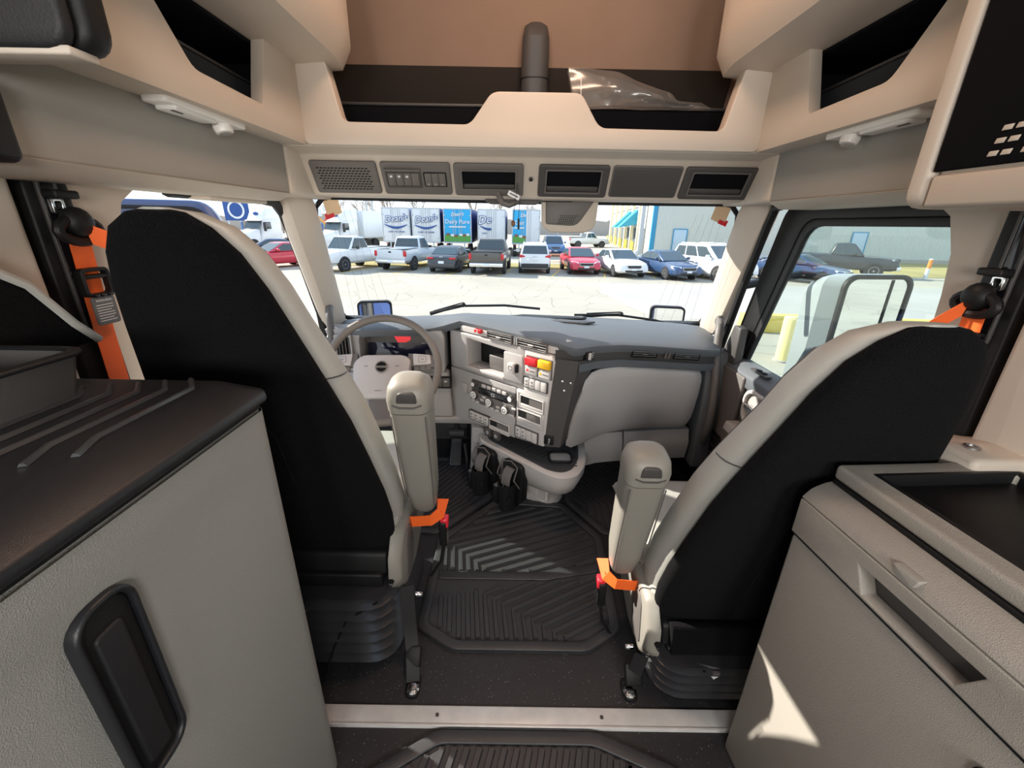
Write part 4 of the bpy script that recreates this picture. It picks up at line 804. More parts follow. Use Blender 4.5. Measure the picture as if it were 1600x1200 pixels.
add('tray_well', G().ring(rrect(.105, .085, .02, 4, .175, 1.685), rrect(.095, .075, .016, 4, .175, 1.685), .343, .358), 'black', lc, bevel=.002)
add('well_box', G().prism(rrect(.095, .075, .016, 4, .175, 1.685), .343, .351), 'dash_grey', lc)
for k in range(2):
    p = Vector((-.165 + .042 * k, 1.832 - .037 * k, .0))
    b = add('pod_button', G().box(-.018, .018, -.004, .02, .385, .425, T(p.x, p.y - .012, 0) @ R(-41.3, 'Z')), 'trim_dark', lc, bevel=.003)
    add('button_mark', G().ring(rrect(.014, .014, .005, 3), rrect(.009, .009, .003, 3), -.0048, -.0042, 'y', T(p.x, p.y - .012, .405) @ R(-41.3, 'Z')), 'print_white', b)
# coin slot niche at the foot of the pod
NM = T(.070, 1.793, .105) @ R(-41.3, 'Z') @ R(-22, 'X')
add('niche_frame', G().ring(fillet([(-.085, .04), (.075, .04), (.095, -.035), (-.075, -.035)], .012, 3), fillet([(-.075, .032), (.067, .032), (.084, -.027), (-.067, -.027)], .008, 3), -.012, .006, 'y'), 'dash_light', lc, bevel=.002, M=NM)
add('niche_back', G().prism(fillet([(-.077, .034), (.069, .034), (.086, -.029), (-.069, -.029)], .01, 3), -.006, .002, 'y'), 'dash_grey', lc, M=NM)
for x in (-.025, .025): add('niche_divider', G().box(x - .0015, x + .0015, -.011, -.004, -.026, .030), 'dash_light', lc, M=NM)
def cup_holder(x, y, label):
    M = T(x, y, 0) @ R(-41.3, 'Z')
    t = thing('cup_holder', label, 'cup holder', M=M @ T(0, 0, .1))
    add('back_box', G().prism(fillet([(-.055, .12), (.055, .12), (.06, .31), (.045, .325), (-.045, .325), (-.06, .31)], .012), .035, .085, 'y'), 'black', t, bevel=.006, M=M)
    n = 20; A = [PI + PI * i / n for i in range(n + 1)]
    add('cup_wall', G().loft([[(.043 * math.cos(a) * k, .01 + .055 * math.sin(a) * k, z) for a in A] + [(-.038 * math.cos(a) * k, .01 - .049 * math.sin(a) * -k, z) for a in A] for z, k in ((.10, .88), (.13, .95), (.235, 1.0))]), 'black', t, M=M)
    add('cup_floor', G().prism([(.038 * math.cos(a), .01 + .048 * math.sin(a)) for a in A] + [(.036, .05), (-.036, .05)], .098, .108), 'black', t, M=M)
    add('grip_arch', G().loft([[(sx * .026, y_, z) for sx in (-1, 1)] + [(sx * .022, y_ + .006, z - .006) for sx in (1, -1)] for y_, z in ((-.012, .225), (-.008, .262), (.006, .290), (.024, .302), (.040, .300))]), 'trim_mid', t, M=M)
    add('side_hoop', G().tube([(-.050, .03, .21), (-.051, -.01, .27), (-.050, .015, .325), (0, .03, .335), (.050, .015, .325), (.051, -.01, .27), (.050, .03, .21)], .0035, 6), 'trim_mid', t, M=M)
    add('wing', G().prism([(-.068, .11), (-.042, .10), (-.042, .20), (-.068, .20)], -.02, .02, 'y'), 'black', t, bevel=.004, M=M)
    add('wing_top', G().prism([(-.066, .198), (-.042, .198), (-.042, .206), (-.066, .206)], -.02, .02, 'y'), 'label_grey', t, bevel=.002, M=M)
    add('claw', G().tube([(.036, -.03, .16), (.046, -.036, .172), (.044, -.030, .19)], .005, 6), 'black', t, M=M)
cup_holder(-.200, 1.770, 'black folding cup holder on the console nearest the pedals')
cup_holder(-.068, 1.652, 'black folding cup holder on the console nearest the centre mat')
# ------------------------------------------------------------------ pedals and footwell parts
pd = thing('accelerator_pedal', 'ribbed black accelerator pedal in the driver footwell', 'pedal', (-.37, 2.2, 0))
PM = T(-.375, 2.19, .085) @ R(-38, 'X')
add('pedal_plate', G().prism(fillet([(-.034, -.085), (.034, -.085), (.03, .075), (-.03, .075)], .01), -.012, .006, 'y'), 'pedal_dark', pd, bevel=.004, M=PM)
for k in range(5): add('pedal_rib', G().box(-.024 + k * .012 - .002, -.024 + k * .012 + .002, -.016, -.011, -.075, .05), 'rubber', pd, M=PM)
add('pedal_arm', G().tube([(-.375, 2.25, .16), (-.378, 2.28, .24), (-.38, 2.33, .32)], .016, 8), 'black', pd)
add('pedal_hinge', G().tube([(-.42, 2.25, .175), (-.33, 2.25, .175)], .026, 12), 'pedal_dark', pd)
pd2 = thing('brake_pedal', 'black brake pedal left of the accelerator in the driver footwell', 'pedal', (-.56, 2.2, 0))
add('pedal_plate', G().prism(rrect(.11, .075, .012, 3, -.56, .18), 2.14, 2.155, 'y', T(0, 0, 0)), 'pedal_dark', pd2, bevel=.004)
add('pedal_arm', G().tube([(-.56, 2.155, .19), (-.56, 2.25, .26), (-.56, 2.33, .36)], .012, 8), 'black', pd2)
fs = thing('footwell_cover', 'dark moulded cover behind the pedals in the driver footwell', 'cover', (-.45, 2.3, .12))
add('cover', G().prism(fillet([(-.95, .14), (-.60, .12), (-.26, .12), (-.235, .20), (-.20, .40), (-.95, .40)], .02), 2.27, 2.355, 'y'), 'pedal_dark', fs, bevel=.012)
add('cover_crease', G().box(-.315, -.305, 2.262, 2.275, .14, .38), 'black', fs, bevel=.003)
ts = thing('console_side_trim', 'grey upright trim between the pedals and the lower console', 'trim', (-.24, 2.0, 0))
add('trim_panel', G().hexa([(-.275, 1.99, 0), (-.17, 1.99, 0), (-.17, 2.30, 0), (-.30, 2.30, 0)], [(-.255, 1.94, .37), (-.19, 1.93, .37), (-.17, 2.20, .37), (-.28, 2.20, .37)]), 'dash_grey', ts, bevel=.012)
add('trim_edge', G().tube([(-.275, 1.96, .02), (-.278, 1.93, .10), (-.285, 1.95, .18), (-.30, 2.0, .24)], .008, 8), 'black', ts)
# ------------------------------------------------------------------ floor mats
def clip_seg(poly, a, b):
    """the part of segment a-b inside a convex polygon"""
    t0, t1 = 0.0, 1.0; d = (b[0] - a[0], b[1] - a[1]); n = len(poly); area = sum(poly[i][0] * poly[(i+1) % n][1] - poly[(i+1) % n][0] * poly[i][1] for i in range(n)); sg = 1 if area > 0 else -1
    for i in range(n):
        p, q = poly[i], poly[(i + 1) % n]; nx, ny = -(q[1] - p[1]) * sg, (q[0] - p[0]) * sg
        num = nx * (a[0] - p[0]) + ny * (a[1] - p[1]); den = nx * d[0] + ny * d[1]
        if abs(den) < 1e-9:
            if num < 0: return None
            continue
        t = -num / den
        if den > 0: t0 = max(t0, t)
        else: t1 = min(t1, t)
    if t0 >= t1 - .02: return None
    return (a[0] + d[0] * t0, a[1] + d[1] * t0), (a[0] + d[0] * t1, a[1] + d[1] * t1)
def shrink(poly, k):
    n = len(poly); area = sum(poly[i][0] * poly[(i+1) % n][1] - poly[(i+1) % n][0] * poly[i][1] for i in range(n)); sg = 1 if area > 0 else -1; out = []
    for i in range(n):
        a, b, c = Vector(poly[i - 1]), Vector(poly[i]), Vector(poly[(i + 1) % n]); e1 = (b - a).normalized(); e2 = (c - b).normalized()
        n1 = Vector((-e1.y, e1.x)) * sg; n2 = Vector((-e2.y, e2.x)) * sg; m_ = (n1 + n2); m_ = m_ / max(.3, m_.length_squared) * 2; out.append(tuple(b + m_ * k))
    return out
def mat_ribs(par, poly, lines, z, w=.0095, h=.010):
    for ln in lines:
        run = []
        for a, b in zip(ln[:-1], ln[1:]):
            c = clip_seg(poly, a, b)
            if c:
                if run and (Vector(run[-1]) - Vector(c[0])).length < 1e-4: run.append(c[1])
                else:
                    if len(run) > 1: mk_rib(par, run, z, w, h)
                    run = [c[0], c[1]]
        if len(run) > 1: mk_rib(par, run, z, w, h)
def mk_rib(par, run, z, w, h):
    add('rib', G().tube([(p[0], p[1], z) for p in run], 1, sec=[(w, 0), (w * .72, h), (-w * .72, h), (-w, 0)], up=(0, 0, 1)), 'rubber_mat', par)
def floor_mat(label, poly, zones, rim=.035, z0=0.0):
    c = (sum(p[0] for p in poly) / len(poly), sum(p[1] for p in poly) / len(poly))
    t = thing('floor_mat', label, 'floor mat', (c[0], c[1], z0))
    fo_ = fillet(poly, .025, 3); base = add('base', G().prism(fo_, z0 + .0005, z0 + .008), 'rubber_mat', t)
    inn = fillet(shrink(poly, rim), .02, 3)
    add('rim', G().ring(fo_, inn, z0 + .008, z0 + .017), 'rubber_mat', t, bevel=.004)
    for zp, lines in zones: mat_ribs(t, zp, lines, z0 + .008)
    return t
MP = [(-.374, 1.08), (-.24, 1.0), (.22, 1.0), (.345, 1.08), (.372, 1.56), (.22, 1.80), (-.12, 1.83), (-.372, 1.54)]
def chevron(x0, dx, n, ybend, slope_x, ylow, diag, far=1.2, lean=.06):
    L = []
    for k in range(n):
        bx = x0 + k * dx; by = ybend + slope_x * (bx - x0); L.append([(bx - lean * (by - ylow), ylow), (bx, by), (bx + far * math.cos(diag), by + far * math.sin(diag))])
    return L
rear_zone = [(-.33, 1.105), (-.225, 1.045), (.205, 1.045), (.30, 1.105), (.315, 1.345), (.10, 1.300), (-.335, 1.300)]
front_zone = [(-.335, 1.345), (.06, 1.345), (.325, 1.400), (.325, 1.545), (.20, 1.755), (-.105, 1.785), (-.335, 1.525)]
cm = floor_mat('large black ribbed rubber mat on the floor between the two seats', MP,
    [(rear_zone, chevron(-.36, .036, 20, 1.36, -.62, .9, math.radians(28), lean=-.12)), (front_zone, chevron(-.62, .036, 25, 1.76, -.85, 1.2, math.radians(22), lean=-.1))])
zb_ = add('divider_band', G().prism(fillet([(-.335, 1.302), (.10, 1.302), (.315, 1.348), (.325, 1.398), (.06, 1.343), (-.335, 1.343)], .01), .008, .0145), 'rubber_mat', cm, bevel=.003)
for x, y in ((-.19, 1.70), (-.16, 1.735), (.235, 1.70)): add('fixing_ring', G().lathe([(.014, .008), (.014, .016), (.008, .016), (.008, .010)], 16, T(x, y, 0)), 'rubber_mat', cm)
DP = [(-.93, 1.62), (-.385, 1.56), (-.14, 1.845), (-.20, 1.98), (-.33, 2.24), (-.93, 2.24)]
floor_mat('black ribbed mat in the driver footwell under the pedals', DP, [(shrink(DP, .04), [[(-.95 + k * .034 - .25, 1.5), (-.95 + k * .034 + .02, 1.80), (-.95 + k * .034 + .30, 2.3)] for k in range(34)])], z0=.0)
PP = [(.385, 1.57), (.95, 1.62), (.95, 2.28), (.30, 2.28), (.245, 2.05), (.235, 1.82)]
floor_mat('black ribbed mat in the passenger footwell right of the console', PP, [(shrink(PP, .04), [[(.20 + k * .034, 1.4), (.20 + k * .034 + .02, 1.80), (.20 + k * .034 - .35, 2.35)] for k in range(32)])])
RP = [(-.60, .46), (-.42, .66), (-.245, .762), (.195, .762), (.40, .68), (.58, .46), (.58, -.2), (-.60, -.2)]
floor_mat('black ribbed mat behind the metal floor strip at the bottom edge', RP, [(shrink(RP, .045), [[(-.6 + k * .034 - .10, .2), (-.6 + k * .034 + .05, .78)] for k in range(26)] + [[(.20 + k * .04, .2), (.28 + k * .04, .70), (.10 + k * .04, .80)] for k in range(8)])])
ts_ = thing('threshold_strip', 'silver metal strip screwed across the floor behind the seats', 'floor strip', (0, .80, 0))
add('strip_plate', G().prism([(.770, .0005), (.832, .0005), (.828, .008), (.775, .008)], -1.0, 1.0, 'x'), 'aluminium', ts_, bevel=.002)
add('strip_lip', G().box(-1.0, 1.0, .772, .779, .008, .0105), 'aluminium', ts_, bevel=.001)
for x in (-.60, -.255, .225, .62): add('screw', G().lathe([(.0055, .008), (.005, .0105), (.001, .011)], 10, T(x, .802, 0)), 'trim_dark', ts_)
# ================================================================== seats
def seat(s, dy, dz, who, bell_top, label):
    xs = .69 if s < 0 else .672; D = T(s * xs, dy, dz) @ Matrix.Diagonal((-s, 1, 1, 1))      # local +x points to the middle of the cab
    DF = T(s * xs, dy, 0) @ Matrix.Diagonal((-s, 1, 1, 1))       # same, standing on the floor
    t = thing('truck_seat', label, 'seat', (s * .69, 1.2 + dy, 0))
    yr = lambda z: 1.055 - .27 * (z - .35)
    prof = [(.36, .262, .07), (.42, .285, .105), (.52, .290, .118), (.62, .283, .118), (.75, .264, .114), (.88, .243, .108), (.98, .218, .100), (1.06, .198, .090), (1.14, .178, .078), (1.22, .158, .072), (1.29, .130, .064), (1.335, .098, .052), (1.36, .058, .034), (1.368, .02, .012)]
    def ring(z, w, d, y0, p=2.6, n=40, k=1.0):
        r = []
        for i in range(n):
            a = 2 * PI * i / n; c, sn = math.cos(a), math.sin(a)
            r.append((w * k * math.copysign(abs(c) ** (2 / p), c), y0 + d * math.copysign(abs(sn) ** (2 / p), sn), z))
        return r
    bk = add('backrest', G().loft([ring(z, w, d, yr(z) + d + .012) for z, w, d in prof]), 'leather', t, M=D)
    blk = [(z, w * (.985 if z < 1.2 else .975), d) for z, w, d in prof if z < 1.365]
    rb = [ring(z, w - .004, d * .36, yr(z) + d * .36 - .004 + (.010 if z > 1.34 else 0), 3.0 if z < 1.3 else 2.5) for z, w, d in blk]
    zt, wt, dt = blk[-1]; rb.append(ring(zt + .006, wt * .4, dt * .2, yr(zt) + dt * .6, 2.2))
    add('back_cover', G().loft(rb), 'seat_black', t, M=D)
    add('cover_seam', G().tube([(.06, yr(z) - .006, z) for z in (.42, .55, .7, .85)] + [(.02, yr(.95) - .006, .95)], .0016, 5), 'black', t, M=D)
    # horizontal seam round the side bolster
    sm = [ring(1.0, .2145, .0985, yr(1.0) + .1105)[i] for i in range(-4, 15)]
    add('bolster_seam', G().tube([(p[0] * 1.004, p[1], p[2] - .03 * max(0, (p[1] - .93)) * 4) for p in sm], .002, 5), 'trim_dark', bk, M=D)
    for sx in (-1, 1):
        pip = [(sx * w * math.cos(.62) ** (2 / 2.6) * 1.006, yr(z) + d + .012 + d * math.sin(.62) ** (2 / 2.6) * 1.006, z) for z, w, d in prof[2:11]]
        add('piping', G().tube(pip, .0035, 6), 'trim_mid', bk, M=D)
    # cushion
    cs = [(1.06, .40, .07), (1.15, .46, .09), (1.30, .475, .085), (1.45, .485, .08), (1.55, .485, .072), (1.61, .470, .055), (1.635, .455, .02)]
    add('cushion', G().loft([[(p[0], y, z + p[1]) for p in [(.285 * math.copysign(abs(math.cos(a)) ** .6, math.cos(a)), h * math.copysign(abs(math.sin(a)) ** .7, math.sin(a)) + .012 * math.cos(2 * a)) for a in [2 * PI * i / 24 for i in range(24)]]] for y, z, h in cs]), 'leather', t, M=D)
    add('cushion_seam', G().tube([(.268, 1.20, .512), (.272, 1.35, .520), (.272, 1.50, .522), (.25, 1.585, .505), (.15, 1.625, .488)], .003, 6), 'trim_mid', t, M=D)
    add('seat_pan', G().prism(fillet([(1.0, .33), (1.55, .36), (1.55, .40), (1.02, .40)], .015), -.26, .26, 'x'), 'black', t, bevel=.008, M=D)
    add('side_shield', G().loft([[(x, y, z) for y, z in pts] for x, pts in ((.265, [(.985, .30), (1.05, .215), (1.20, .20), (1.42, .30), (1.42, .40), (1.16, .47), (1.06, .46), (1.0, .39)]), (.305, [(1.0, .31), (1.06, .235), (1.19, .225), (1.39, .31), (1.39, .385), (1.15, .45), (1.07, .44), (1.015, .38)]))]), 'armrest', t, bevel=.012, M=D)
    add('shield_recess', G().prism(fillet([(1.055, .27), (1.13, .25), (1.17, .35), (1.13, .43), (1.085, .41)], .02), .303, .309, 'x'), 'trim_mid', t, bevel=.003, M=D)
    # arm rest folded upright beside the backrest
    A = Vector((.345, 1.215, .435)); B = Vector((.345, 1.115, .935)); ax = (B - A).normalized(); yy = Vector((1, 0, 0)).cross(ax) * -1
    AM = Matrix((Vector((1, 0, 0)), -yy, ax)).transposed().to_4x4(); AM.translation = A; L = (B - A).length
    def ar(z, w, d, r, oy=0): return [(p[0], p[1] + oy, z) for p in rrect(w, d, r, 4)]
    ar_ = add('armrest', G().loft([ar(-.01, .055, .050, .02), ar(.02, .080, .085, .03), ar(.10, .098, .100, .026), ar(.25, .108, .108, .028), ar(L - .085, .118, .116, .030), ar(L - .080, .118, .116, .030)]), 'armrest', t, M=D @ AM)
    add('cap_seam', G().loft([ar(L - .084, .1195, .1175, .031), ar(L - .080, .1195, .1175, .031)]), 'trim_dark', ar_, M=D @ AM)
    add('armrest_cap', G().loft([ar(L - .080, .122, .121, .032), ar(L - .045, .126, .124, .034), ar(L - .012, .114, .112, .034), ar(L + .004, .085, .082, .030), ar(L + .009, .04, .04, .018)]), 'armrest', t, M=D @ AM)
    add('cap_crease', G().tube([(-.040, .060, L - .050), (-.02, .0635, L - .056), (.02, .0635, L - .056), (.042, .060, L - .048)], .0028, 6), 'trim_dark', ar_, M=D @ AM)
    add('cap_fold', G().prism(fillet([(-.032, L - .05), (.034, L - .05), (.026, L - .008), (-.022, L - .010)], .012), .046, .0615, 'y'), 'trim_dark', ar_, bevel=.006, M=D @ AM)
    for px_ in (-.043, .043): add('armrest_piping', G().tube([(px_, .049, .05), (px_ * 1.1, .054, .20), (px_ * 1.15, .058, L - .09)], .0022, 5), 'trim_mid', ar_, M=D @ AM)
    # orange webbing round the arm rest pivot, buckle on the inner side
    add('belt_loop', G().tube([(.285, 1.17, .415), (.31, 1.145, .418), (.375, 1.145, .424), (.402, 1.175, .43), (.402, 1.24, .44)], 1, sec=[(.020, .0015), (-.020, .0015), (-.020, -.0015), (.020, -.0015)], up=(0, -1, 0), M=None), 'orange_belt', t, M=D)
    add('belt_end', G().loft([[(.400, y, z), (.404, y, z), (.404, y + .042, z), (.400, y + .042, z)] for y, z in ((1.18, .435), (1.185, .40), (1.19, .365))]), 'orange_belt', t, M=D)
    bc = add('buckle', G().prism(rrect(.046, .105, .012, 4, 1.20, .335), .392, .418, 'x'), 'black', t, bevel=.006, M=D)
    add('release_button', G().prism(rrect(.036, .040, .008, 4, 1.20, .378), .396, .424, 'x'), 'red_clear', bc, bevel=.005, M=D)
    for k in range(4): add('buckle_rib', G().box(.417, .4195, 1.184, 1.216, .295 + k * .013, .300 + k * .013), 'trim_mid', bc, M=D)
    add('buckle_stalk', G().tube([(.404, 1.20, .285), (.395, 1.18, .22), (.36, 1.16, .17)], .006, 6), 'black', t, M=D)
    # suspension: bellows, frame, floor rails
    n = 6 if bell_top > .2 else 4; rg = []
    for k in range(2 * n + 1):
        z = .035 + (bell_top - .035) * k / (2 * n); w = -.004 if k % 2 else .024
        rg.append([(p[0], p[1] + 1.19, z) for p in rrect(.52 + 2 * w, .46 + 2 * w, .085, 5)])
    add('bellows', G().loft(rg), 'bellows', t, M=DF)
    add('floor_base', G().box(-.25, .25, .98, 1.42, 0.0005, .04), 'black', t, bevel=.008, M=DF)
    add('suspension_frame', G().box(-.25, .25, .985, 1.45, bell_top - .002, .345 + dz), 'black', t, bevel=.006, M=DF)
    add('frame_rail', G().tube([(.275, .99, bell_top + .015), (.285, 1.25, bell_top + .02), (.285, 1.45, bell_top + .02)], .010, 6), 'black', t, M=DF)
    # tether strap down to its floor anchor
    P = [(.315, 1.02, .27 + dz), (.322, .985, .15), (.333, .955 - dy * .4, .06), (.345, .89 - dy, .016)]
    ts = add('tether_strap', G().tube(P, 1, sec=[(.020, .002), (-.020, .002), (-.020, -.002), (.020, -.002)], up=(.35, -1, .25)), 'rubber', t, M=DF)
    add('tether_adjuster', G().box(-.026, .026, -.006, .008, -.03, .03, T(.335, .945 - dy * .5, .055) @ R(-40, 'X')), 'black', t, bevel=.005, M=DF)
    add('anchor_plate', G().prism(rrect(.044, .07, .018, 4, .347, .885 - dy), .001, .010), 'black', t, bevel=.003, M=DF)
    add('anchor_bolt', G().lathe([(.019, .010), (.020, .014), (.015, .018), (.013, .018), (.012, .022), (.003, .023)], 18, T(.348, .872 - dy, 0)), 'chrome', t, M=DF)
    add('tether_clip', G().lathe([(.008, 0), (.008, .02), (.005, .024)], 12, T(.335, 1.03, .225 + dz * .6) @ R(90, 'Y')), 'chrome', t, M=DF)
    return t
ds = seat(-1, 0.0, 0.0, 'driver', .30, 'raised driver seat with black fabric back and folded grey armrest')
ps = seat(1, -.095, -.165, 'passenger', .165, 'lowered passenger seat with black fabric back near the right cabinet')
# black skirt under the passenger back, loose connectors and wiring under both seats
add('back_skirt', G().prism(fillet([(.875, .165), (.93, .165), (.93, .245), (.90, .255)], .01), .43, .93, 'x'), 'seat_black', ps, bevel=.008)
def connector(M, label, m='label_grey'):
    t = thing('cable_connector', label, 'connector', M=M)
    add('plug', G().box(-.030, .030, -.010, .010, -.009, .009), m, t, bevel=.003, M=M)
    add('plug_end', G().box(.030, .042, -.006, .006, -.006, .006), 'white' if m == 'white' else 'black', t, bevel=.002, M=M)
    for k in range(2): add('plug_lug', G().box(-.012 + k * .02, -.004 + k * .02, -.012, -.009, -.004, .004), 'trim_mid', t, M=M)
connector(T(-.69, .955, .235) @ R(-25, 'Y'), 'grey cable connector dangling in front of the driver seat bellows')
connector(T(.66, .875, .055) @ R(20, 'Y'), 'white cable connector hanging below the passenger seat', 'white')
def cable(pts, label, r=.003):
    c = add('cable', G().tube(pts, r, 6), 'black', label=label, cat='cable'); return c
cable([(-.45, .955, .27), (-.55, .95, .20), (-.60, .94, .09), (-.62, .90, .012), (-.66, .86, .004)], 'thin black cable looping behind the driver seat bellows')
cable([(.52, .85, .14), (.56, .86, .11), (.60, .87, .08), (.63, .875, .06)], 'short black cable leading to the white connector by the passenger seat')
ft = thing('paper_flag', 'small white paper flag under the passenger seat edge', 'tag', (.56, .85, .1)); add('flag', G().prism([(.535, .135), (.575, .135), (.552, .112)], .846, .848, 'y'), 'white', ft)
add('flag_clip', G().box(.545, .565, .843, .850, .134, .142), 'trim_mid', ft)
# ================================================================== lower cabinets
c = thing('side_cabinet', 'tall grey cabinet with black ridged top at the lower left', 'cabinet', (-.75, .2, 0))
add('body', G().box(-.968, -.512, -.35, .698, .0005, 1.034), 'cabinet_grey', c, bevel=.006)
def face(u, v):
    y = -.35 + 1.05 * u; z = .002 + 1.03 * v
    ln = .965 - .02 * (y - .31); fade = max(0, min(1, (.66 - y) / .35)); dcr = (ln - z) / .06; st_ = 1 / (1 + math.exp(-dcr * 4))
    x = -.500 - .016 * (1 - st_) * 0 - .011 * fade * st_ * math.exp(-max(0, (ln - z) - .02) * 1.2)
    if y > .685: x -= .01 * ((y - .685) / .015) ** 2
    return (x, y, z)
fo_g = G().grid(face, 60, 60)
dp = add('door_panel', fo_g, 'cabinet_grey', c, recalc=False)
add('panel_gap', G().box(-.99, -.506, -.35, .690, 1.034, 1.046), 'black', c)
dh = add('door_handle', G().prism(rrect(.062, .265, .024, 5, .342, .822), -.522, -.5015, 'x'), 'black', c, bevel=.004)
add('handle_lip', G().ring(rrect(.076, .280, .030, 5, .342, .822), rrect(.061, .263, .023, 5, .342, .822), -.522, -.4955, 'x'), 'cabinet_top', c, bevel=.004)
add('handle_bar', G().prism(rrect(.034, .215, .006, 3, .338, .816), -.504, -.4965, 'x'), 'rubber', dh, bevel=.003)
fo1 = [(-.97, -.35), (-.490, -.35), (-.490, .690), (-.505, .712), (-.97, .712)]; fo2 = [(-.97, -.35), (-.545, -.35), (-.545, .650), (-.560, .668), (-.97, .668)]
ct = add('worktop', G().loft([[(x, y, 1.046) for x, y in fo1], [(x, y, 1.062) for x, y in fo1], [(x, y, 1.094) for x, y in fo2]]), 'cabinet_top', c, bevel=.007, seg=3)
for k in range(10):
    x = -.567 - k * .036; y1 = .625 - .010 * k; y0 = .46 - .022 * k
    add('worktop_ridge', G().tube([(x + .018, y0 - .045, 1.0945), (x, y0, 1.0945), (x, y1, 1.0945), (x - .03, y1 + .04, 1.0945)], 1, sec=[(.0045, 0), (.002, .004), (-.002, .004), (-.0045, 0)], up=(0, 0, 1)), 'ridge', ct)
b = thing('storage_tray', 'open black plastic tray on the left cabinet top', 'tray', (-.85, .50, 1.096))
TM = T(-.862, .535, 1.0985) @ Matrix.Diagonal((1, .66, .74, 1))
add('tray_wall', G().loft([[(p[0], p[1], 0) for p in rrect(.30, .20, .03, 4)], [(p[0], p[1], .085) for p in rrect(.33, .225, .035, 4)], [(p[0], p[1], .085) for p in rrect(.31, .205, .03, 4)], [(p[0], p[1], .012) for p in rrect(.285, .185, .026, 4)]]), 'trim_dark', b, M=TM)
add('tray_rim', G().ring(rrect(.345, .24, .04, 5), rrect(.31, .205, .03, 5), .082, .092), 'black', b, bevel=.003, M=TM)
p = thing('bunk_end_panel', 'black slanted bunk end panel with pale edge by the left wall', 'panel', (-.93, .55, 1.0))
pe = [(.20, 1.45), (.50, 1.40), (.745, 1.235), (.82, 1.12), (.89, 1.055), (.89, 1.02), (.20, 1.02)]
p.location = (-.93, .55, 1.097); W[p] = T(-.93, .55, 1.097)
pe = [(.20, 1.45), (.50, 1.40), (.745, 1.235), (.80, 1.155), (.845, 1.112), (.20, 1.112)]
add('panel_body', G().prism(fillet(pe, .02), -.965, -.905, 'x'), 'seat_black', p, bevel=.01)
add('panel_edge', G().tube([(-.905, .20, 1.452), (-.905, .50, 1.402), (-.905, .745, 1.237), (-.905, .80, 1.157), (-.905, .838, 1.115)], .008, 8), 'leather', p)
# right-hand cabinet with drawer and lidded tray, turned a few degrees
RM = T(.553, .74, 0) @ R(4.0, 'Z')
c = thing('drawer_cabinet', 'grey cabinet with pull-out drawer and open dark tray top at the lower right', 'cabinet', M=RM)
def rc(n, g, m, bevel=.004, par=None, seg=2): return add(n, g, m, par or c, bevel=bevel, seg=seg, M=RM)
rc('body', G().prism([(.0, .0005), (.42, .0005), (.42, .735), (.006, .735)], -1.05, 0, 'y'), 'fridge_grey', .008)
rc('front_corner', G().prism([(.004, .736), (.40, .736), (.40, .746), (.010, .746)], -1.05, -.004, 'y'), 'black', .002)
dr = rc('drawer', G().box(.026, .30, -1.05, -.010, .747, .831), 'trim_dark', .001)
rc('drawer_front', G().ring([(-.006, .747), (-1.05, .747), (-1.05, .829), (-.006, .829)], [(-.182, .755), (-.336, .755), (-.360, .802), (-.158, .802)], -.004, .027, 'x'), 'fridge_grey', .003, dr)
rc('drawer_rail', G().prism(fillet([(-.004, .831), (.012, .853), (.045, .868), (.30, .868), (.30, .831)], [.003, .01, .008, 0, 0], 2), -1.05, -.006, 'y'), 'fridge_grey', .003, dr)
rc('drawer_latch', G().prism(fillet([(-.206, .852), (-.250, .852), (-.245, .836), (-.214, .836)], .003), -.004, .014, 'x'), 'fridge_grey', .003, dr)
rc('lid_gap', G().box(.050, .41, -1.05, -.010, .866, .876), 'black', .001)
rc('tray_rim', G().ring([(.052, -1.05), (.43, -1.05), (.43, -.004), (.052, -.004)], [(.100, -1.0), (.39, -1.0), (.39, -.050), (.100, -.050)], .876, .908), 'fridge_grey', .008, None, 3)
rc('tray_floor', G().box(.09, .40, -1.02, -.04, .874, .884), 'black', .002)
rc('tray_wall', G().ring([(.094, -1.01), (.40, -1.01), (.40, -.044), (.094, -.044)], [(.102, -1.0), (.39, -1.0), (.39, -.052), (.102, -.052)], .88, .909), 'black', .001)
rc('lower_pull', G().prism(rrect(.10, .05, .015, 3, -.44, .66), -.004, .004, 'x'), 'black', .002)
l = thing('pillar_ledge', 'beige ledge with a round bolt behind the passenger seat', 'ledge', (.93, .82, .9))
add('ledge', G().prism(fillet([(.72, .80), (.90, .80), (.90, .90), (.80, .93), (.72, .93)], .015), .86, 1.019, 'x'), 'beige', l, bevel=.012)
add('bolt', G().lathe([(.014, 0), (.014, .004), (.009, .005), (.009, .003), (.003, .003)], 18, T(.905, .775, .930)), 'steel', l)
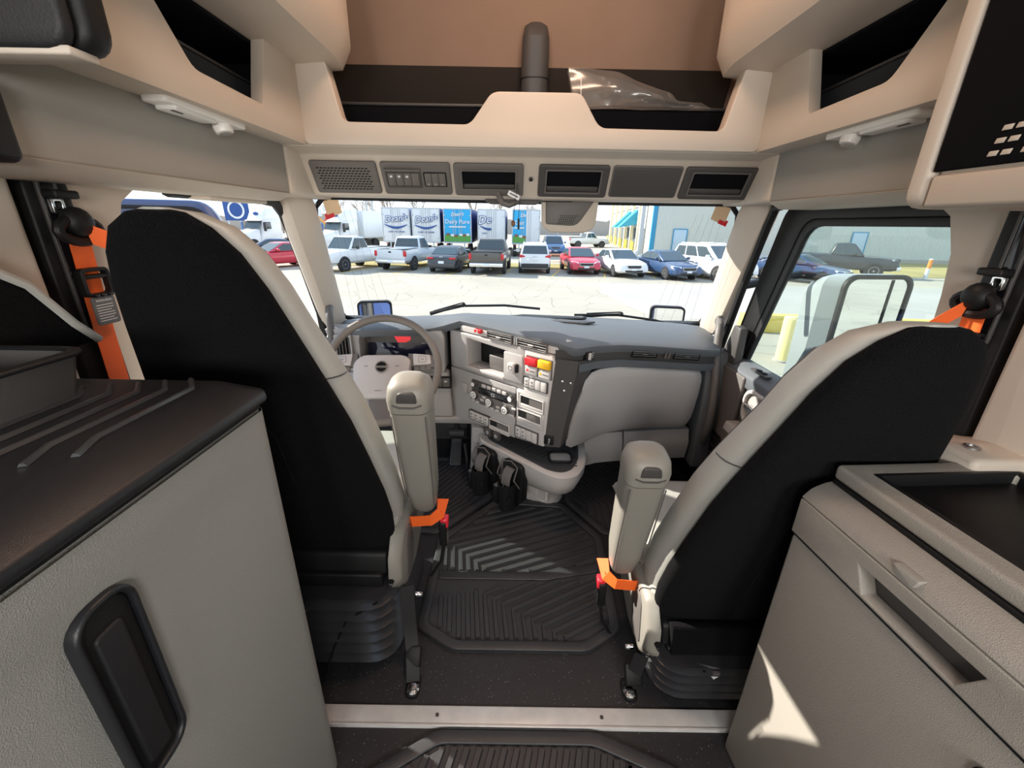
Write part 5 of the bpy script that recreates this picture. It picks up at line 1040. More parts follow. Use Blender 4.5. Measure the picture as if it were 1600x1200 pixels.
# ================================================================== outside
GZ = -1.45
def asphalt(name, c1, c2, crack, scale):
    m = bpy.data.materials.new(name); m.use_nodes = True; nt = m.node_tree; b = nt.nodes['Principled BSDF']; b.inputs['Roughness'].default_value = .9; b.inputs['Specular IOR Level'].default_value = .2
    tc = nt.nodes.new('ShaderNodeTexCoord'); n = nt.nodes.new('ShaderNodeTexNoise'); n.inputs['Scale'].default_value = .25; n.inputs['Detail'].default_value = 8
    nt.links.new(tc.outputs['Object'], n.inputs['Vector'])
    r = nt.nodes.new('ShaderNodeValToRGB'); r.color_ramp.elements[0].position = .35; r.color_ramp.elements[0].color = c1 + (1,); r.color_ramp.elements[1].position = .65; r.color_ramp.elements[1].color = c2 + (1,)
    nt.links.new(n.outputs['Fac'], r.inputs[0])
    if crack:
        nn = nt.nodes.new('ShaderNodeTexNoise'); nn.inputs['Scale'].default_value = .8; nn.inputs['Detail'].default_value = 3; nt.links.new(tc.outputs['Object'], nn.inputs['Vector'])
        mv = nt.nodes.new('ShaderNodeMix'); mv.data_type = 'VECTOR'; mv.inputs[0].default_value = .12; nt.links.new(tc.outputs['Object'], mv.inputs[4]); nt.links.new(nn.outputs['Color'], mv.inputs[5])
        v = nt.nodes.new('ShaderNodeTexVoronoi'); v.feature = 'DISTANCE_TO_EDGE'; v.inputs['Scale'].default_value = scale; nt.links.new(mv.outputs[1], v.inputs['Vector'])
        cr = nt.nodes.new('ShaderNodeValToRGB'); cr.color_ramp.elements[0].position = 0; cr.color_ramp.elements[0].color = (.25, .24, .22, 1); cr.color_ramp.elements[1].position = crack; cr.color_ramp.elements[1].color = (1, 1, 1, 1)
        nt.links.new(v.outputs[0], cr.inputs[0]); mx = nt.nodes.new('ShaderNodeMix'); mx.data_type = 'RGBA'; mx.blend_type = 'MULTIPLY'; mx.inputs[0].default_value = .55
        nt.links.new(r.outputs[0], mx.inputs[6]); nt.links.new(cr.outputs[0], mx.inputs[7]); nt.links.new(mx.outputs[2], b.inputs['Base Color'])
    else: nt.links.new(r.outputs[0], b.inputs['Base Color'])
    MT[name] = m
asphalt('lot', (.37, .335, .275), (.43, .39, .32), .012, .75); asphalt('concrete', (.38, .355, .33), (.42, .395, .37), 0, 1); asphalt('grass_dry', (.30, .25, .10), (.42, .34, .14), 0, 1); asphalt('far_ground', (.40, .365, .30), (.44, .405, .335), 0, 1)
gd = add('ground', G().box(-220, 220, -60, 260, GZ - .3, GZ), 'far_ground', kind=S)
def slab(n, pts, m, h): return add(n, G().prism(pts, GZ, GZ + h), m, gd)
slab('parking_lot', [(-60, -30), (60, -30), (60, 28.6), (-60, 28.6)], 'lot', .006)
slab('concrete_apron', [(4.4, 22.2), (3.9, 19.0), (4.6, 13.5), (40, 13.5), (40, 22.4)], 'concrete', .012)
slab('grass_strip', [(-12, 29.2), (45, 29.2), (45, 33.0), (-12, 33.0)], 'grass_dry', .03)
slab('grass_verge', [(13.5, 28), (45, 27), (45, 41), (13.5, 42)], 'grass_dry', .035)
mat('line_yellow', (.75, .52, .10), .8); mat('tyre', (.020, .020, .022), .8); mat('car_glass', (.035, .055, .065), .08, spec=.8); mat('rim_alloy', (.42, .42, .43), .35, .7); mat('car_black', (.02, .02, .022), .5); mat('lamp_red', (.55, .015, .02), .2); mat('lamp_clear', (.75, .78, .80), .12); mat('plate', (.75, .80, .85), .5)
def paint(n, c, r=.28): return mat('paint_' + n, c, r, coat=.5)
for n, c in (('white', (.74, .75, .76)), ('silver', (.62, .67, .73)), ('black', (.028, .033, .042)), ('red', (.55, .03, .06)), ('navy', (.03, .065, .15)), ('bronze', (.085, .078, .068)), ('blue', (.05, .14, .33)), ('grey', (.12, .14, .17))): paint(n, c)
EX = 1.12
for k, x in enumerate((-9.0, -6.3, -3.5, -.9, 1.9, 4.6, 7.2, 9.8)):
    add('parking_line', G().prism([(x * EX, 24.8), (x * EX + .10, 24.8), (x * EX + .9, 28.5), (x * EX + .8, 28.5)], GZ + .006, GZ + .012), 'line_yellow', gd)
# ------------------------------------------------------------------ vehicles
KD = {
 'sedan': dict(L=4.85, Wd=1.84, H=1.46, deck=[(-.5, .60), (-.485, .88), (-.44, 1.00), (-.33, 1.02), (-.1, .97), (.18, .95), (.26, .93), (.40, .84), (.47, .74), (.495, .62), (.5, .50)], gh=(-.40, -.21, .02, .235, .98), wr=.335),
 'suv': dict(L=4.65, Wd=1.88, H=1.72, deck=[(-.5, .75), (-.492, 1.08), (-.46, 1.12), (-.2, 1.10), (.15, 1.08), (.26, 1.06), (.40, .98), (.46, .90), (.49, .78), (.5, .55)], gh=(-.485, -.43, .06, .26, 1.08), wr=.37),
 'pickup': dict(L=5.8, Wd=2.03, H=1.93, deck=[(-.5, .85), (-.498, 1.24), (-.3, 1.26), (-.05, 1.26), (.10, 1.22), (.20, 1.20), (.34, 1.18), (.44, 1.12), (.485, 1.04), (.5, .70)], gh=(-.095, -.055, .095, .205, 1.22), wr=.41),
}
def car(label, x, y, yaw, kind, col, scale=1.0, bed='open', rearview=True):
    k = KD[kind]; L, w, H = k['L'], k['Wd'] / 2, k['H']; M = T(x * EX - .0, y * EX, GZ + .008) @ R(yaw, 'Z') @ Matrix.Scale(scale, 4)
    t = thing({'sedan': 'sedan', 'suv': 'sport_utility_vehicle', 'pickup': 'pickup_truck'}[kind], label, {'sedan': 'car', 'suv': 'car', 'pickup': 'pickup'}[kind], M=M)
    P = 'paint_' + col
    A = lambda n, g, m, par=None, bevel=0, **q: add(n, g, m, par or t, bevel=bevel, M=M, **q)
    zb0 = .30 if kind != 'pickup' else .48; rings = []
    for f, zt in k['deck']:
        e = abs(f) * 2; tw = w * (1 - .10 * max(0, (e - .80) / .20) ** 2); zb = zb0 - (.06 if e < .9 else 0) + (.06 if e > .98 else 0); yy = f * L
        h = zt - zb
        half = [(tw * .82, zb), (tw * .97, zb + h * .18), (tw, zb + h * .45), (tw * .985, zb + h * .72), (tw * .93, zt - .03), (tw * .80, zt + .0), (tw * .4, zt + .018)]
        rings.append([(a, yy, b) for a, b in half] + [(0, yy, zt + .022)] + [(-a, yy, b) for a, b in reversed(half)])
    A('body', G().loft(rings), P)
    yb, yrr, yrf, yf, zb = [v * L if i < 4 else v for i, v in enumerate(k['gh'])]
    wb, wr_ = w * .92, w * .76
    c = {'br': (-wb, yb, zb), 'bR': (wb, yb, zb), 'fr': (-wb, yf, zb - .02), 'fR': (wb, yf, zb - .02), 'tr': (-wr_, yrr, H - .03), 'tR': (wr_, yrr, H - .03), 'ur': (-wr_, yrf, H), 'uR': (wr_, yrf, H)}
    A('cabin', G().hexa([c['br'], c['bR'], c['fR'], c['fr']], [c['tr'], c['tR'], c['uR'], c['ur']]), P, bevel=.07)
    A('roof_panel', G().hexa([(-wr_ * .92, yrr + .1, H - .02), (wr_ * .92, yrr + .1, H - .02), (wr_ * .92, yrf - .1, H), (-wr_ * .92, yrf - .1, H)], [(-wr_ * .7, yrr + .25, H + .02), (wr_ * .7, yrr + .25, H + .02), (wr_ * .7, yrf - .2, H + .03), (-wr_ * .7, yrf - .2, H + .03)]), P, bevel=.02)
    def pane(n, q, u0, u1, v0, v1, off=.014):
        q = [Vector(p) for p in q]; f = lambda u, v: (q[0].lerp(q[1], u)).lerp(q[3].lerp(q[2], u), v); nn = (q[1] - q[0]).cross(q[3] - q[0]).normalized()
        cc = sum(q, Vector()) / 4; nn = nn if nn.dot(cc - Vector((0, (yb + yf) / 2, (zb + H) / 2))) > 0 else -nn
        fp_ = [f(u0, v0), f(u1, v0), f(u1, v1), f(u0, v1)]
        A(n, G().hexa([p - nn * .01 for p in fp_], [p + nn * off for p in fp_]), 'car_glass')
    pane('windscreen', [c['fr'], c['fR'], c['uR'], c['ur']], .05, .95, .06, .92); pane('rear_window', [c['br'], c['bR'], c['tR'], c['tr']], .06, .94, .14, .88)
    for s in ('r', 'R'):
        q = [c['b' + s], c['f' + s], c['u' + s], c['t' + s]]
        if kind == 'suv':
            pane('side_window', q, .06, .30, .10, .88); pane('side_window', q, .33, .60, .10, .88); pane('side_window', q, .63, .92, .10, .88)
        else: pane('side_window', q, .08, .47, .10, .88); pane('side_window', q, .50, .92, .10, .88)
    r = k['wr']
    for sy in (-.29, .305):
        for s in (-1, 1):
            WMx = T(s * (w - .10), sy * L, r) @ R(90 * s, 'Y')
            A('wheel_arch', G().lathe([(r * 1.13, -.05), (r * 1.13, .106), (r * .6, .108)], 20, WMx), 'car_black')
            wh = A('wheel', G().lathe([(r * .55, -.10), (r * .93, -.10), (r, -.07), (r, .09), (r * .93, .115), (r * .62, .118)], 22, WMx), 'tyre')
            A('wheel_rim', G().lathe([(r * .64, .10), (r * .62, .122), (r * .45, .110), (r * .16, .114), (r * .05, .124)], 18, WMx), 'rim_alloy', wh)
    for s in (-1, 1): A('door_mirror', G().prism(rrect(.20, .15, .04, 3, s * (w + .10), zb + .10), yf - .55, yf - .43, 'y'), P if kind != 'pickup' else 'car_black', bevel=.02)
    yF, yR = L / 2, -L / 2; zl = {'sedan': .70, 'suv': .82, 'pickup': .98}[kind]
    for s in (-1, 1):
        A('headlamp', G().hexa([(s * w * .50, yF - .10, zl - .07), (s * w * .94, yF - .36, zl - .05), (s * w * .94, yF - .50, zl - .05), (s * w * .50, yF - .2, zl - .07)], [(s * w * .52, yF - .12, zl + .05), (s * w * .93, yF - .38, zl + .10), (s * w * .93, yF - .5, zl + .10), (s * w * .52, yF - .2, zl + .05)]).x(T(0, .055, 0)), 'lamp_clear', bevel=.01)
        if kind == 'pickup': A('tail_lamp', G().box(s * w * .82, s * w * .985, yR - .015, yR + .10, .88, 1.20), 'lamp_red', bevel=.02)
        elif kind == 'suv': A('tail_lamp', G().hexa([(s * w * .62, yR - .012, 1.00), (s * w * .97, yR + .02, .96), (s * w * .97, yR + .22, .96), (s * w * .62, yR + .1, 1.0)], [(s * w * .66, yR + .0, 1.07), (s * w * .955, yR + .02, 1.14), (s * w * .955, yR + .25, 1.14), (s * w * .66, yR + .1, 1.07)]), 'lamp_red', bevel=.01)
        else: A('tail_lamp', G().box(s * w * .52, s * w * .93, yR - .008, yR + .14, .80, .90), 'lamp_red', bevel=.02)
    if kind == 'pickup':
        A('grille', G().prism(rrect(1.0, .34, .05, 3, 0, .93), yF - .03, yF + .02, 'y'), 'car_black', bevel=.01)
        for z in (.86, 1.0): A('grille_bar', G().box(-.50, .50, yF + .015, yF + .03, z - .025, z + .025), 'chrome', bevel=.005)
        A('front_bumper', G().prism(rrect(1.9, .24, .06, 3, 0, .58), yF - .12, yF + .07, 'y'), 'chrome', bevel=.02)
        A('rear_bumper', G().prism(rrect(1.92, .20, .05, 3, 0, .58), yR - .08, yR + .1, 'y'), 'chrome', bevel=.02)
        tg = A('tailgate', G().prism(rrect(1.58, .50, .03, 3, 0, 1.00), yR - .025, yR + .03, 'y'), P, bevel=.012)
        A('tailgate_handle', G().prism(rrect(.18, .09, .02, 3, 0, 1.12), yR - .035, yR - .02, 'y'), 'car_black', tg, bevel=.006)
        A('bed_floor' if bed == 'open' else 'bed_cover', G().box(-w * .84, w * .84, yR + .06, yb - .05, 1.245, 1.27 if bed == 'open' else 1.31), 'car_black', bevel=.01)
        A('number_plate', G().box(-.17, .17, yR - .092, yR - .078, .52, .66), 'plate', bevel=.004); A('front_plate', G().box(-.16, .16, yF + .068, yF + .08, .52, .66), 'plate', bevel=.004)
    else:
        zg = .62 if kind == 'sedan' else .74
        A('grille', G().prism(fillet([(-.42, zg + .08), (.42, zg + .08), (.36, zg - .06), (-.36, zg - .06)], .03), yF - .06, yF + .012, 'y'), 'car_black', bevel=.01)
        A('grille_trim', G().ring(fillet([(-.44, zg + .10), (.44, zg + .10), (.38, zg - .08), (-.38, zg - .08)], .03), fillet([(-.42, zg + .08), (.42, zg + .08), (.36, zg - .06), (-.36, zg - .06)], .03), yF - .06, yF + .018, 'y'), 'chrome', bevel=.004)
        A('lower_intake', G().prism(fillet([(-.55, .45), (.55, .45), (.48, .34), (-.48, .34)], .03), yF - .10, yF + .005, 'y'), 'car_black', bevel=.01)
        A('rear_bumper', G().prism(rrect(k['Wd'] * .86, .26, .06, 3, 0, .46 if kind == 'sedan' else .50), yR - .05, yR + .2, 'y'), P if kind == 'sedan' else 'car_black', bevel=.03)
        A('number_plate', G().box(-.17, .17, yR - .062, yR - .045, .56 if kind == 'sedan' else .82, .70 if kind == 'sedan' else .96), 'plate', bevel=.004); A('front_plate', G().box(-.15, .15, yF + .006, yF + .022, .43, .53), 'plate', bevel=.004)
        A('rear_badge', G().prism(rrect(.22, .03, .01, 3, 0, .93 if kind == 'sedan' else 1.04), yR - .012, yR + .02, 'y'), 'chrome', bevel=.003)
        if kind == 'suv':
            for s in (-1, 1): A('roof_rail', G().tube([(s * wr_ * .9, yrr + .15, H + .02), (s * wr_ * .92, yrr + .3, H + .06), (s * wr_ * .92, yrf - .3, H + .07), (s * wr_ * .9, yrf - .1, H + .03)], .018, 6), P)
    return t
car('white pickup parked facing the lot at the far left of the windscreen', -9.1, 24.6, 158, 'pickup', 'white')
car('silver pickup showing its tailgate and red tail lamps left of the dark sedan', -6.1, 25.8, -11, 'pickup', 'silver')
car('dark sedan parked tail first between the silver and bronze pickups', -3.55, 24.9, -7, 'sedan', 'black')
car('dark bronze pickup with covered bed parked left of the white crossover', -1.25, 24.7, -4, 'pickup', 'bronze', bed='cover')
car('white crossover seen from behind below the hanging keys', 1.12, 25.0, -1, 'suv', 'white')
car('red sedan facing the truck below the windscreen camera housing', 3.70, 25.0, 183, 'sedan', 'red')
car('white sedan facing the truck between the red and navy sedans', 5.75, 24.0, 188, 'sedan', 'white')
car('navy sedan facing the truck right of the white sedan', 8.05, 23.2, 193, 'sedan', 'navy')
car('white sport utility vehicle half hidden by the right windscreen pillar', 10.35, 22.9, 200, 'suv', 'white', 1.08)
car('blue minivan parked behind the white crossover and red sedan', 3.45, 39.0, 181, 'suv', 'blue', 1.02)
car('small white pickup standing side on in the distance by the bay doors', 8.9, 54.0, -78, 'pickup', 'white', .98, bed='cover')
car('dark grey pickup nose on at the left edge of the passenger window', 13.4, 26.9, 196, 'pickup', 'grey')
car('navy sedan seen through the passenger window beside the big dark pickup', 14.4, 22.0, 217, 'sedan', 'navy')
car('black pickup with bright grille parked furthest right in the passenger window', 18.9, 25.6, 238, 'pickup', 'black', 1.04)
car('red sedan seen through the open driver doorway', -13.4, 25.0, 150, 'sedan', 'red')
car('blue sedan behind the red one in the open driver doorway', -16.6, 30.0, 120, 'sedan', 'navy')
# ------------------------------------------------------------------ trailers
mat('trailer_white', (.70, .73, .76), .45); mat('trailer_grey', (.50, .54, .58), .45); mat('logo_blue', (.012, .07, .28), .5); mat('dairy_blue', (.02, .40, .75), .5); mat('trailer_navy', (.02, .05, .20), .4); mat('pasture', (.10, .32, .06), .7); mat('cow_brown', (.22, .09, .05), .7)
def trailer(px, Y, style, side, label):
    x = -.055 + (px - 801) / 700 * Y; M = T(x, Y, GZ); w, zb, zt = 1.24, 1.12, 4.0
    t = thing('semi_trailer', label, 'trailer', M=M); A = lambda n, g, m, par=None, bevel=0: add(n, g, m, par or t, bevel=bevel, M=M)
    A('box', G().box(-w, w, .03, 15.5, zb, zt), side, bevel=.02)
    A('rear_frame', G().ring([(-w - .01, zb - .03), (w + .01, zb - .03), (w + .01, zt + .01), (-w - .01, zt + .01)], [(-w + .07, zb + .09), (w - .07, zb + .09), (w - .07, zt - .08), (-w + .07, zt - .08)], -.03, .05, 'y'), 'trailer_grey', bevel=.008)
    for s in (-1, 1):
        d = A('rear_door', G().box(s * .012, s * (w - .075), -.012, .035, zb + .095, zt - .085), 'trailer_white' if not (style == 'dairy' or (style == 'dairy_half' and s < 0)) else 'dairy_blue', bevel=.006)
        for xx in (.20, .38): A('lock_rod', G().tube([(s * xx, -.045, zb + .12), (s * xx, -.045, zt - .11)], .020, 6), 'trailer_grey', d)
        for z in (zb + .4, zb + 1.3, zb + 2.3): A('hinge', G().box(s * (w - .16), s * (w - .02), -.045, -.01, z - .05, z + .05), 'trailer_grey', d, bevel=.006)
        A('tail_lamp', G().prism(rrect(.14, .08, .02, 3, s * .95, zb - .10), -.02, .02, 'y'), 'lamp_red')
        for yy in (.9, 2.2): A('wheel', G().lathe([(.25, -.14), (.48, -.14), (.52, -.10), (.52, .10), (.48, .14), (.25, .14)], 18, T(s * .98, yy, .52) @ R(90, 'Y')), 'tyre')
    A('bumper_bar', G().box(-1.05, 1.05, -.02, .08, .52, .62), 'trailer_grey', bevel=.01)
    for s in (-1, 1): A('bumper_post', G().box(s * .60 - .05, s * .60 + .05, 0, .08, .55, zb - .02), 'trailer_grey')
    def txt(s_, size, x_, z_, m, shear=0, bold=0, dy=-.05, rot=0): A('lettering', text_g(s_, size, shear, .004, bold), m, None).data
    def letter(s_, size, x_, z_, m, shear=0, bold=0, dy=-.075, rot=0, par=None):
        add('lettering', text_g(s_, size, shear, .006, bold), m, par or t, M=M @ T(x_, dy, z_) @ R(rot, 'Y') @ R(90, 'X'))
    cut = style in ('deans_half', 'dairy_half')
    if style.startswith('deans'):
        s_ = "Dean's" if not cut else 'De'
        letter(s_,   .74 if not cut else .95, 0 if not cut else -.64, 3.08, 'logo_blue', .28, .050, -.070, -6); letter(s_,   .74 if not cut else .95, 0 if not cut else -.64, 3.08, 'trailer_white', .28, .006, -.080, -6)
        n = 14; x1 = 1.0 if not cut else -.02
        up = [(-1.02 + (x1 + 1.02) * i / n, 2.62 - .20 * math.sin(PI * min(1, (i / n) * (1 if not cut else .6)))) for i in range(n + 1)]; lo = [(a, b - .06 - .14 * math.sin(PI * min(1, (i / n) * (1 if not cut else .6)))) for i, (a, b) in enumerate(up)]
        A('logo_swoosh', G().prism(up + lo[::-1], -.080, -.072, 'y'), 'logo_blue')
        letter('DAIRY' if cut else 'DAIRY  ICE CREAM', .17 if not cut else .15, 0 if not cut else -.62, 1.98, 'logo_blue', 0, .002)
    else:
        xm = 0 if not cut else -.62; 
        letter("Dean's" if not cut else 'De', .42, .0 if not cut else -.28, 3.52, 'trailer_white', .25, .008, -.060, -5)
        letter('Dairy Pure' if not cut else 'Dair', .50 if not cut else .46, 0 if not cut else -.58, 2.90, 'trailer_white', 0, .006, -.060)
        A('slogan_band', G().box(-.75 if not cut else -1.05, .75 if not cut else -.15, -.066, -.060, 2.42, 2.54), 'paint_silver')
        x1 = 1.16 if not cut else -.03
        A('pasture_print', G().box(-1.16, x1, -.064, -.055, 1.24, 1.78), 'pasture')
        for k, (a, z) in enumerate(((-.85, 1.86), (-.45, 1.80), (-.15, 1.74), (.30, 1.84), (.62, 1.80), (.92, 1.86))):
            if a > x1 - .1: continue
            A('cow_print', G().prism(rrect(.32, .20, .08, 3, a, z - .02), -.070, -.064, 'y'), 'cow_brown' if k % 2 == 0 else 'trailer_white')
    return t
trailer(617.5, 40.2, 'deans', 'trailer_white', 'white trailer with blue lettered logo standing furthest left in the trailer row')
trailer(664, 40.0, 'deans', 'trailer_navy', 'white trailer with blue lettered logo beside the first blue milk trailer')
trailer(713, 40.0, 'dairy', 'trailer_navy', 'bright blue milk trailer with a full width pasture picture')
trailer(766, 40.2, 'deans_half', 'trailer_navy', 'white trailer whose logo shows only on the left door')
trailer(820, 39.8, 'dairy_half', 'trailer_white', 'trailer with blue left door and plain right door behind the keys')
# ------------------------------------------------------------------ semi tractors
def semi(px, Y, yaw, label, box=False):
    x = -.055 + (px - 801) / 700 * Y; M = T(x, Y, GZ) @ R(yaw, 'Z')
    t = thing('semi_truck', label, 'truck', M=M); A = lambda n, g, m, par=None, bevel=0: add(n, g, m, par or t, bevel=bevel, M=M)
    P = 'paint_white'
    A('hood', G().hexa([(-.95, 2.0, .55), (.95, 2.0, .55), (.80, 4.2, .55), (-.80, 4.2, .55)], [(-.88, 2.0, 1.95), (.88, 2.0, 1.95), (.62, 4.1, 1.45), (-.62, 4.1, 1.45)]), P, bevel=.10)
    A('cab', G().hexa([(-1.1, -.6, .7), (1.1, -.6, .7), (1.05, 2.1, .7), (-1.05, 2.1, .7)], [(-1.1, -.6, 2.9), (1.1, -.6, 2.9), (.98, 1.55, 2.75), (-.98, 1.55, 2.75)]), P, bevel=.06)
    A('roof_fairing', G().hexa([(-1.1, -.7, 2.75), (1.1, -.7, 2.75), (1.0, 1.6, 2.72), (-1.0, 1.6, 2.72)], [(-1.12, -.7, 4.0), (1.12, -.7, 4.0), (.95, .9, 3.85), (-.95, .9, 3.85)]), P, bevel=.12)
    A('roof_emblem', G().prism([(.28 * math.cos(a), 3.35 + .16 * math.sin(a)) for a in [2 * PI * i / 16 for i in range(16)]], 1.24, 1.36, 'y'), 'logo_blue')
    A('windscreen', G().hexa([(-.92, 2.06, 2.0), (.92, 2.06, 2.0), (.92, 2.12, 2.0), (-.92, 2.12, 2.0)], [(-.86, 1.60, 2.68), (.86, 1.60, 2.68), (.86, 1.66, 2.68), (-.86, 1.66, 2.68)]), 'car_glass')
    A('sun_visor', G().hexa([(-.98, 1.55, 2.72), (.98, 1.55, 2.72), (.9, 1.9, 2.68), (-.9, 1.9, 2.68)], [(-.98, 1.55, 2.80), (.98, 1.55, 2.80), (.9, 1.9, 2.72), (-.9, 1.9, 2.72)]), P, bevel=.01)
    for s in (-1, 1):
        A('side_window', G().box(s * 1.07, s * 1.115, .75, 1.65, 1.95, 2.6), 'car_glass', bevel=.02)
        m_ = A('door_mirror', G().box(s * 1.25, s * 1.48, 1.75, 1.9, 1.75, 2.6), 'paint_blue' if s > 0 else 'car_black', bevel=.03)
        A('headlamp', G().hexa([(s * .55, 4.05, 1.0), (s * .85, 3.8, 1.0), (s * .85, 3.6, 1.0), (s * .55, 3.8, 1.0)], [(s * .55, 4.02, 1.25), (s * .82, 3.7, 1.35), (s * .8, 3.5, 1.35), (s * .55, 3.8, 1.25)]).x(T(0, .10, 0)), 'lamp_clear')
        A('wheel', G().lathe([(.25, -.14), (.48, -.14), (.52, -.10), (.52, .12), (.46, .15), (.2, .10)], 18, T(s * .90, 3.0, .52) @ R(90 * s, 'Y')), 'tyre')
        for yy in (-2.2, -3.5): A('wheel', G().lathe([(.25, -.25), (.48, -.25), (.52, -.20), (.52, .20), (.46, .25), (.2, .20)], 18, T(s * .90, yy, .52) @ R(90 * s, 'Y')), 'tyre')
    A('grille', G().prism(rrect(.9, .65, .08, 3, 0, 1.02), 4.08, 4.2, 'y'), 'car_black', bevel=.02)
    for k in range(4): A('grille_bar', G().box(-.42, .42, 4.19, 4.22, .80 + k * .14, .85 + k * .14), 'chrome')
    A('bumper', G().prism(rrect(2.1, .35, .10, 3, 0, .48), 4.0, 4.35, 'y'), P, bevel=.04)
    A('chassis', G().box(-.45, .45, -4.2, 0, .70, .95), 'car_black')
    if box:
        A('cargo_box', G().box(-1.28, 1.28, -12, -1.3, 1.15, 3.85), 'trailer_white', bevel=.03); A('side_skirt', G().box(1.20, 1.27, -9, -2.2, .55, 1.2), 'trailer_grey', bevel=.01)
        d = A('side_panel', G().box(1.27, 1.30, -8.2, -4.2, 1.5, 3.3), 'trailer_grey', bevel=.01); A('panel_stripe', G().box(1.275, 1.31, -11.5, -1.5, 1.28, 1.42), 'trailer_navy')
    return t
semi(538, 47.0, 160, 'white semi truck facing the lot with a box trailer behind it', True)
semi(417, 46.0, 165, 'white semi truck seen through the open driver doorway')
vn = thing('sign_board', 'blue sign with a white ring seen past the driver headrest', 'sign', (-33.0, 54, GZ))
sx_ = -.055 + (372 - 801) / 700 * 54; 
add('board', G().box(sx_ - 1.5, sx_ + 1.5, 54, 54.1, 1.2, 3.8), 'logo_blue', vn, bevel=.02); add('ring_print', G().ring([(sx_ + 1.0 * math.cos(a), 2.4 + 1.0 * math.sin(a)) for a in [2 * PI * i / 24 for i in range(24)]], [(sx_ + .78 * math.cos(a), 2.4 + .78 * math.sin(a)) for a in [2 * PI * i / 24 for i in range(24)]], 53.96, 54.0, 'y'), 'trailer_white', vn)
for dx in (-1.2, 1.2): add('post', G().box(sx_ + dx - .06, sx_ + dx + .06, 54.02, 54.14, GZ, 1.3), 'trailer_grey', vn)
# ------------------------------------------------------------------ warehouse
mat('siding', (.56, .60, .585), .55); mat('wall_cream', (.78, .71, .52), .7); mat('trim_blue', (.03, .28, .52), .5); mat('awning', (.03, .30, .48), .7); mat('door_blue', (.46, .60, .74), .5); mat('bay_dark', (.10, .12, .13), .8); mat('safety_yellow', (.80, .62, .12), .6); mat('safety_orange', (.85, .25, .04), .6); mat('bollard_yellow', (.85, .72, .32), .6); mat('kerb_yellow', (.72, .55, .12), .75)
BC = Vector((13.2, 42.6, GZ)); fx_ = Vector((1, -.125, 0)).normalized(); fy_ = Vector((.125, 1, 0)).normalized()
BM = Matrix((fx_, fy_, Vector((0, 0, 1)))).transposed().to_4x4(); BM.translation = BC        # x along the front, y along the receding side
bd = thing('warehouse', 'pale ribbed metal warehouse with cream bay doors at the right', 'building', M=BM)
A = lambda n, g, m, par=None, bevel=0: add(n, g, m, par or bd, bevel=bevel, M=BM)
pts = []; n = 190
for i in range(n): xx = .2 + i * .23; pts += [(xx, -.06), (xx + .06, -.10), (xx + .11, -.10), (xx + .17, -.06)]
pts += [(.2 + n * .23, .15), (.2, .15)]
A('ribbed_front', G().prism(pts, .35, 8.0), 'siding')
A('front_plinth', G().box(0, 44, -.10, .2, 0, .36), 'concrete'); A('side_wall', G().box(-.15, .15, .1, 46, 0, 7.2), 'wall_cream')
A('roof_edge', G().box(-.3, .2, -.2, 46, 7.2, 7.5), 'trim_blue', bevel=.02); A('front_roof_edge', G().box(-.2, 44, -.25, .1, 8.0, 8.4), 'trim_blue', bevel=.02)
A('corner_trim', G().box(-.20, .20, -.14, .20, .2, 8.0), 'trim_blue', bevel=.02); A('corner_panel', G().box(-.22, -.14, .3, 2.2, 0, 7.2), 'trailer_white', bevel=.01)
for x0 in (1.9, 17.5):
    d = A('personnel_door', G().box(x0, x0 + 1.15, -.15, -.10, .30, 2.55), 'door_blue', bevel=.01)
    A('door_frame', G().ring([(x0 - .08, .30), (x0 + 1.23, .30), (x0 + 1.23, 2.63), (x0 - .08, 2.63)], [(x0, .30), (x0 + 1.15, .30), (x0 + 1.15, 2.55), (x0, 2.55)], -.17, -.09, 'y'), 'trim_blue', d); A('door_knob', G().ball(.05, T(x0 + .12, -.19, 1.35)), 'chrome', d)
for k, (y0, w_) in enumerate(((3.2, 3.4), (8.6, 3.6), (14.4, 3.8), (21, 4.0), (28, 4.0), (36, 4.0))):
    b = A('bay_opening', G().box(-.20, -.12, y0, y0 + w_, .05, 4.9), 'bay_dark'); A('bay_door', G().box(-.24, -.19, y0 + .25, y0 + w_ - .25, 2.6, 4.7), 'trailer_grey' if k % 2 else 'trailer_white', b)
    A('pilaster', G().box(-.5, -.1, y0 + w_ + .3, y0 + w_ + .9, 0, 7.2), 'wall_cream', bevel=.02)
    for yy in (y0 - .2, y0 + w_ + .15): A('guard_post', G().tube([(-.8, yy, 0), (-.8, yy, 1.2)], .10, 10), 'safety_yellow')
for y0 in (9.0, 15.0):
    a = A('awning', G().hexa([(-.15, y0, 3.0), (-2.3, y0, 2.6), (-2.3, y0 + 3.2, 2.6), (-.15, y0 + 3.2, 3.0)], [(-.15, y0, 4.6), (-.25, y0, 4.6), (-.25, y0 + 3.2, 4.6), (-.15, y0 + 3.2, 4.6)]), 'awning')
A('roof', G().box(0, 44, 0, 46, 7.0, 7.25), 'trailer_grey')
def bollard(x, y, r, h, m, label, band=None):
    t = thing('bollard', label, 'bollard', (x, y, GZ)); add('post', G().lathe([(r, 0), (r, h - r * .3), (r * .8, h - r * .06), (r * .2, h)], 18, T(x, y, GZ + .007)), m, t)
    add('base_ring', G().lathe([(r * 1.25, 0), (r * 1.25, .03), (r, .04)], 18, T(x, y, GZ + .007)), 'concrete', t)
    if band: add('band', G().lathe([(r * 1.03, h * .55), (r * 1.03, h * .95), (r * .5, h * 1.0)], 14, T(x, y, GZ + .007)), band, t)
bollard(6.05, 9.1, .155, 1.02, 'bollard_yellow', 'thick pale yellow bollard outside the passenger window')
bollard(25.0, 26.3, .10, 1.25, 'trailer_white', 'slim white marker post with orange top by the warehouse', 'safety_orange')
